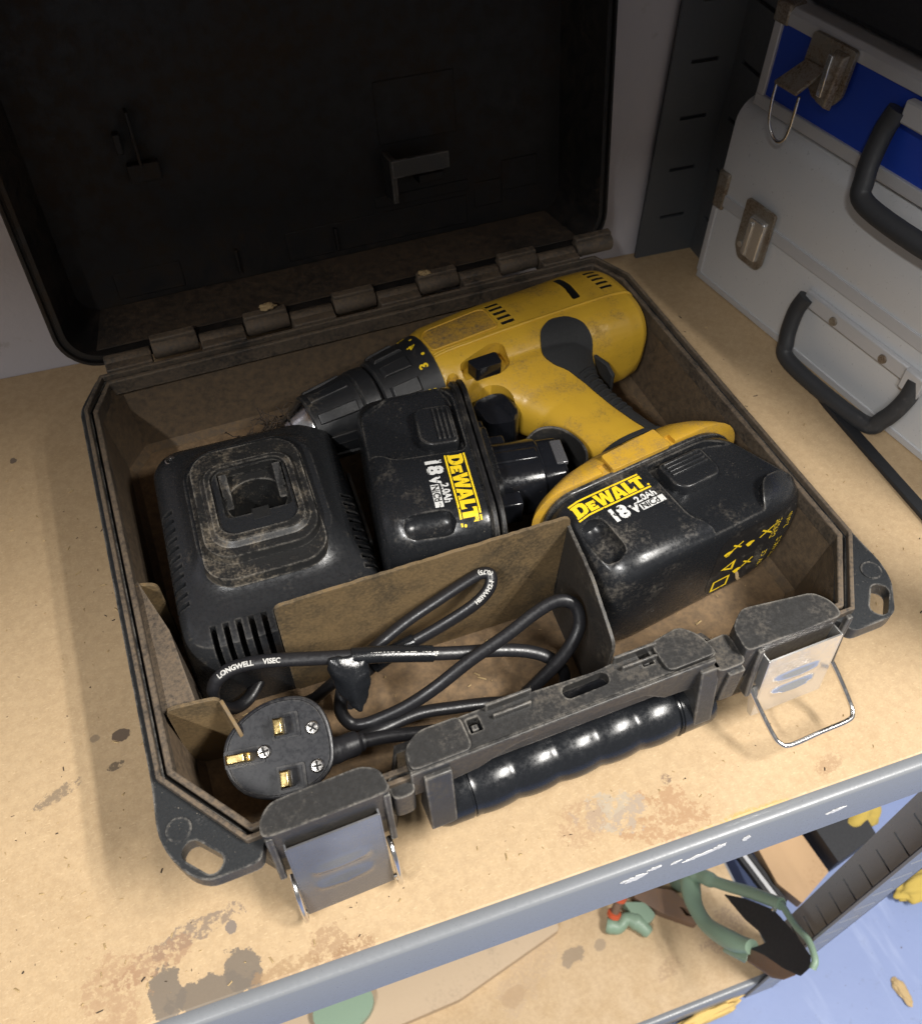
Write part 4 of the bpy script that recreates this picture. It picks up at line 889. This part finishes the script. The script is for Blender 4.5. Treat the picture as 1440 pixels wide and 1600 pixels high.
# dark strip added for the shadow in the gap beside it
tag(obj('shadow_gap', mv(prism([(5,111),(0,0),(-6,-110),(2,-110),(9,0),(13,108),(17,176),(13,176)], .4, 4), 484, 70), 'dark_box', None, bevel=.8), 'thin dark strip in place of the shadow gap between drill case and silver case', 'strip')
bl = face_thing('blue_case', 'blue tool case with aluminium edging on top of the silver case', 'case', 150.5, 3)
obj('panel', ext([(1,0.6),(140,0.6),(140,64),(1,64)], 12, 380), 'blue', bl, bevel=.5)
obj('edge_trim', ext([(-1.5,0),(12,0),(12,8.5),(-1.5,8.5)], 10, 382), 'alu_frame', bl, bevel=.8)
obj('edge_trim', ext([(-1.5,56),(141,56),(141,67),(1.5,67),(-1.5,64)], 10, 382), 'alu_frame', bl, bevel=.8)
obj('edge_trim', box(10, 17, -1.3, 140, .3, 66.6), 'alu_frame', bl, bevel=.8)
obj('corner_cap', box(8.6, 22, -2.4, 12, 55, 68.5), 'rusty', bl, bevel=1.6)
la = obj('latch', ([(a, -2.0 - c, b) for a, b, c in prism(fillet([(47, 63), (45, 36), (56, 30), (60, 26), (76, 26), (82, 34), (83, 63)], 3, 3), 0, 3)[0]], prism(fillet([(47, 63), (45, 36), (56, 30), (60, 26), (76, 26), (82, 34), (83, 63)], 3, 3), 0, 3)[1]), 'rusty', bl, smooth=30, bevel=.7)
obj('latch_lever', loft([[(40, -20, 30), (62, -22, 31), (66, -5, 44), (48, -5, 44)], [(40, -21, 32.5), (62, -23, 33.5), (66, -6, 46.5), (48, -6, 46.5)]]), 'rusty', la, bevel=.6)
obj('latch_hook', loft([[(66, -5, 26), (78, -5, 24), (80, -5, 60), (68, -5, 60)], [(67, -10, 28), (76, -11, 27), (78, -9, 58), (69, -9, 58)]]), 'rusty', la, bevel=1.0)
obj('latch_plate', box(68, 72, -12, -9, 32, 58), 'chrome', la, bevel=.6)
obj('bail_wire', tube(catmull([(42, -20, 31), (42.5, -20, 18), (44, -19, 6), (49, -18.5, -1), (55, -18.5, -3), (60, -18.5, 1), (62, -19, 10), (63, -20, 22), (63, -20, 31)], 6), 1.1, 10), 'wire', la, smooth=60)
bow_handle(bl, 124, 226, 46, -6, 20, 6.8)
obj('handle_bracket', box(128, 232, -7, 0, 40, 54), 'alu_frame', bl, bevel=1.4)
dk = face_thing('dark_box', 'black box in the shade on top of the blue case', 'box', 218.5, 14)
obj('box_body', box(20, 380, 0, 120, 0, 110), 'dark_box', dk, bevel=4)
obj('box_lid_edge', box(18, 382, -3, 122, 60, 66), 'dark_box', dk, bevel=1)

# ------------------------------------------------------------------ things on the lower shelf
def W2(g): return g
def poly_thing(name, label, cat, poly, z0, z1, mat, r=4, bevel=1.0, holes=()):
    cx = sum(p[0] for p in poly)/len(poly); cy = sum(p[1] for p in poly)/len(poly)
    o = obj(name, prism(fillet([(x-cx, y-cy) for x, y in poly], r, 3), 0, z1 - z0, [[(x-cx, y-cy) for x, y in h] for h in holes]), mat, None, smooth=30, bevel=bevel, loc=(cx, cy, z0))
    return tag(o, label, cat)
gt = thing('clamp_frame', 'pale green cast iron bow frame with dark plate leaning out over the lower shelf', 'tool', (440, 0, -680))
def rel(pts, dz=0): return [(x - 440, y, z + 680 + dz) for x, y, z in pts]
arc = catmull(rel([(451,56,-630),(441,40,-626),(433,21,-621),(429,-3,-607),(431,-23,-586),(436,-41,-564),(441,-50,-548)]), 5)
obj('frame', tube(arc, [10.5 + 1.4*math.sin(i*.35) for i in range(len(arc))], 12, flat=.8), 'green', gt, smooth=60)
obj('frame_arm', tube(catmull(rel([(448,58,-630),(453,47,-616),(457,32,-598),(463,16,-577),(470,-4,-546),(477,-31,-507)]), 5), [11]*6 + [8.5]*5 + [6.4]*15, 12), 'green', gt, smooth=60)
obj('frame_edge', tube(catmull(rel([(477,-31,-507),(471,-54,-491),(467,-73,-473),(459,-90,-464),(453,-96,-467)]), 6), 3.4, 10), 'green', gt, smooth=60)
obj('boss', lathe([(0, 12), (4, 14), (56, 13), (60, 9)], 20, 'z'), 'green', gt).location = (10*S, 60*S, 0)
def slab(pts, th): 
    n = len(pts); v = rel(pts) + rel(pts, -th); f = [tuple(range(n)), tuple(range(2*n-1, n-1, -1))] + [(i, (i+1) % n, (i+1) % n + n, i + n) for i in range(n)]; return v, f
obj('plate', slab([(457,11,-582),(465,-6,-554),(471,-31,-518),(470,-41,-509),(465,-63,-487),(459,-86,-468),(453,-94,-469),(446,-96,-481),(443,-84,-503),(442,-63,-530),(439,-51,-548),(450,-54,-527),(453,-41,-536),(453,-23,-554),(455,-8,-567)], 4), 'dark_box', gt, smooth=30, bevel=.5)
obj('rail', slab([(438,-49,-552),(432,-59,-552),(434,-84,-519),(438,-91,-504),(445,-93,-488),(443,-81,-507),(443,-62,-531)], 5), 'rust_bar', gt, smooth=30, bevel=.5)
obj('foot_pad', slab([(429,-33,-578),(424,-38,-581),(429,-60,-550),(438,-50,-547)], 9), 'green', gt, smooth=30, bevel=1.5)
obj('plate_screw', mv(lathe([(0, .5), (0, 2.6), (2.4, 2.2), (2.6, .5)], 14, 'z'), 30, -32, 165), 'screw', gt)
poly_thing('rusty_bar', 'brown rusted flat bar with a slot beside the green frame', 'bar', [(392,72),(432,52),(449,14),(438,6),(406,34),(384,62)], -679.5, -664, 'rust_bar', 4, 1.0, [[(432,20),(440,16),(436,28),(430,32)]])
sc2 = thing('small_clamp', 'small green casting with orange-red collars on the lower shelf', 'clamp', (360, 48, -680))
obj('casting', tube(catmull([(-18, 0, 8), (-6, -8, 9), (6, -4, 10), (16, -12, 10), (24, -28, 8)], 5), [9, 10, 10, 9, 9, 8, 7, 7, 7, 8, 8, 8, 9, 9, 10, 10, 9, 9, 8, 8, 6], 12), 'green', sc2, smooth=60)
obj('casting_pad', mv(prism(fillet([(10,14),(34,4),(40,-14),(26,-20),(14,-6)], 5, 3), 0, 16)), 'green', sc2, bevel=3)
obj('spindle', tube([(-10, 2, 12), (4, 16, 40)], 5, 12), 'rust_bar', sc2, smooth=60)
for c, t in (((-7, 5, 18), 0), ((3, 15, 38), 1)):
    a = Vector(c); d = Vector((.42, .42, .8)).normalized(); obj('collar', tube([tuple(a - d*3), tuple(a - d*2.4), tuple(a + d*2.4), tuple(a + d*3)], [6.8, 8, 8, 6.8], 18), 'red', sc2, smooth=40)
poly_thing('timber_offcut', 'tan timber board lying behind the green frame', 'board', [(556,100),(612,96),(618,-2),(566,-20),(552,10)], -679.5, -660, 'wood', 2)
st = thing('edging_strip', 'white strip with black edges leaning by the timber board', 'strip', (535, 40, -679))
obj('strip_core', ([(x, y, z) for x, y, z in prism([(-6,60),(3,60),(18,-50),(9,-50)], 4, 8)[0]], prism([(-6,60),(3,60),(18,-50),(9,-50)], 4, 8)[1]), 'alu_frame', st)
for dx in (-8, 4): obj('strip_edge', prism([(dx-4,60),(dx+2,60),(dx+17,-50),(dx+11,-50)], 0, 10), 'dark_box', st, bevel=.6)
poly_thing('dark_tray', 'dark grey box at the back of the lower shelf', 'box', [(622,120),(700,110),(690,10),(626,0)], -679.5, -640, 'dark_box', 3)
poly_thing('timber_plank', 'greyish weathered plank on the lower shelf at the left', 'plank', [(-60,60),(40,40),(150,38),(285,62),(300,110),(-60,130)], -679.5, -664, 'plank', 3)
poly_thing('green_lid', 'round green lid half hidden under the upper shelf', 'lid', [(28 + 34*math.cos(t), 76 + 24*math.sin(t)) for t in (2*PI*i/24 for i in range(24))], -663, -650, 'green', 1)
def crumple(name, label, cat, c, rx, ry, rz, mat, seed, loc_z, jag=.3):
    bm = bmesh.new(); bmesh.ops.create_icosphere(bm, subdivisions=4, radius=1.0)
    for v in bm.verts:
        k = 1 + jag*mnoise.fractal(v.co*1.5 + Vector((seed, 0, 0)), 1.0, 2.0, 2) ; v.co = Vector((v.co.x*rx*k, v.co.y*ry*k, max(-rz, v.co.z*rz*k) + rz))
    g = ([tuple(v.co) for v in bm.verts], [tuple(v.index for v in f.verts) for f in bm.faces]); bm.free()
    return tag(obj(name, g, mat, None, smooth=50, loc=(c[0], c[1], loc_z)), label, cat)
crumple('yellow_cloth', 'crumpled yellow cloth behind the slotted post on the lower shelf', 'cloth', (688, 44), 40, 22, 22, 'cloth_yellow', 3, -679)
crumple('yellow_cloth', 'crumpled yellow cloth at the right edge beyond the slotted post', 'cloth', (760, -50), 46, 16, 12, 'cloth_yellow', 9, -744)
crumple('foam_scrap', 'torn yellow foam scrap on the blue floor by the lower shelf', 'foam', (420, -74), 46, 7, 9, 'foam', 5, -745, .5)
crumple('wood_splinter', 'tan splinter lying on the blue floor', 'splinter', (655, -140), 7, 16, 3, 'chip', 12, -745, .4)

# ------------------------------------------------------------------ dirt in and on the case
ff = []
rnd = random.Random(4)
for i in range(260):
    x, y = rnd.gauss(0, 10), rnd.gauss(0, 5); z = abs(rnd.gauss(6, 6)); p = Vector((x, y, z)); d = Vector((rnd.gauss(0,1), rnd.gauss(0,1), rnd.gauss(.1,.6))).normalized(); pts = []
    for k in range(9):
        pts.append(tuple(p)); d = (d + Vector((rnd.gauss(0,.55), rnd.gauss(0,.55), rnd.gauss(0,.45)))).normalized(); p = p + d*2.0; p.z = max(0.3, p.z)
    ff.append(tube(pts, .32, 4))
tag(obj('dust_fluff', join(*ff), 'hair', None, smooth=60, loc=(113, 252, 40)), 'clump of dark fluff caught at the nose of the drill chuck', 'fluff')
fb = fn((lambda b: b)(lathe([(0, 1), (1, 10), (16, 9), (24, 5), (27, .5)], 14, 'z')), lambda x, y, z: (x*1.5, y*.8, z + 13))
for i, (x, y, z, r, lb) in enumerate([(128.5, 333, 83, 3.2, 'pale wood chip lying on the lid hinge'), (238, 333, 81, 2.6, 'small dull chip stuck on the hinge near the drill')]):
    crumple('wood_chip', lb, 'chip', (x, y), r*1.5, r, r*.5, 'chip', 20 + i, z, .5)

def crumbs(name, n, place, s0, s1, mat, seed):
    rnd = random.Random(seed); v, f = [], []
    for i in range(n):
        x, y, z = place(rnd); s_ = s0 + (s1 - s0)*rnd.random()**3; a = rnd.random()*6.28; el = .4 + rnd.random()*2.2; o = len(v)
        for px, py, pz in ((-el, -.5, 0), (el, -.4, 0), (el*.7, .5, 0), (-el*.8, .45, 0), (-el*.3, 0, .7), (el*.4, .1, .6)):
            v.append((x + s_*(px*math.cos(a) - py*math.sin(a)), y + s_*(px*math.sin(a) + py*math.cos(a)), z + s_*pz))
        f += [(o+0,o+1,o+5,o+4), (o+1,o+2,o+5), (o+2,o+3,o+4,o+5), (o+3,o+0,o+4), (o+3,o+2,o+1,o+0)]
    q = obj(name, (v, f), mat, None, smooth=None); q['kind'] = 'stuff'
    return q
def on_shelf(r):
    while True:
        x, y = r.uniform(-130, 480), r.uniform(-52, 330)
        if not (-4 < x < 384 and y > -12) and y > -40 - .05*(x - 160): return (x, y, .2)
def in_case(r): return (r.uniform(30, 350), r.uniform(30, 300), 8.4)
tag(crumbs('sawdust', 420, on_shelf, .25, 1.0, 'chip', 31), 'fine sawdust and specks scattered over the tan shelf', 'sawdust')
tag(crumbs('dark_specks', 170, on_shelf, .25, .9, 'hair', 32), 'dark grit specks scattered over the tan shelf', 'grit')
tag(crumbs('case_debris', 330, in_case, .3, 1.5, 'chip', 33), 'crumbs of debris on the floor of the open case', 'debris')
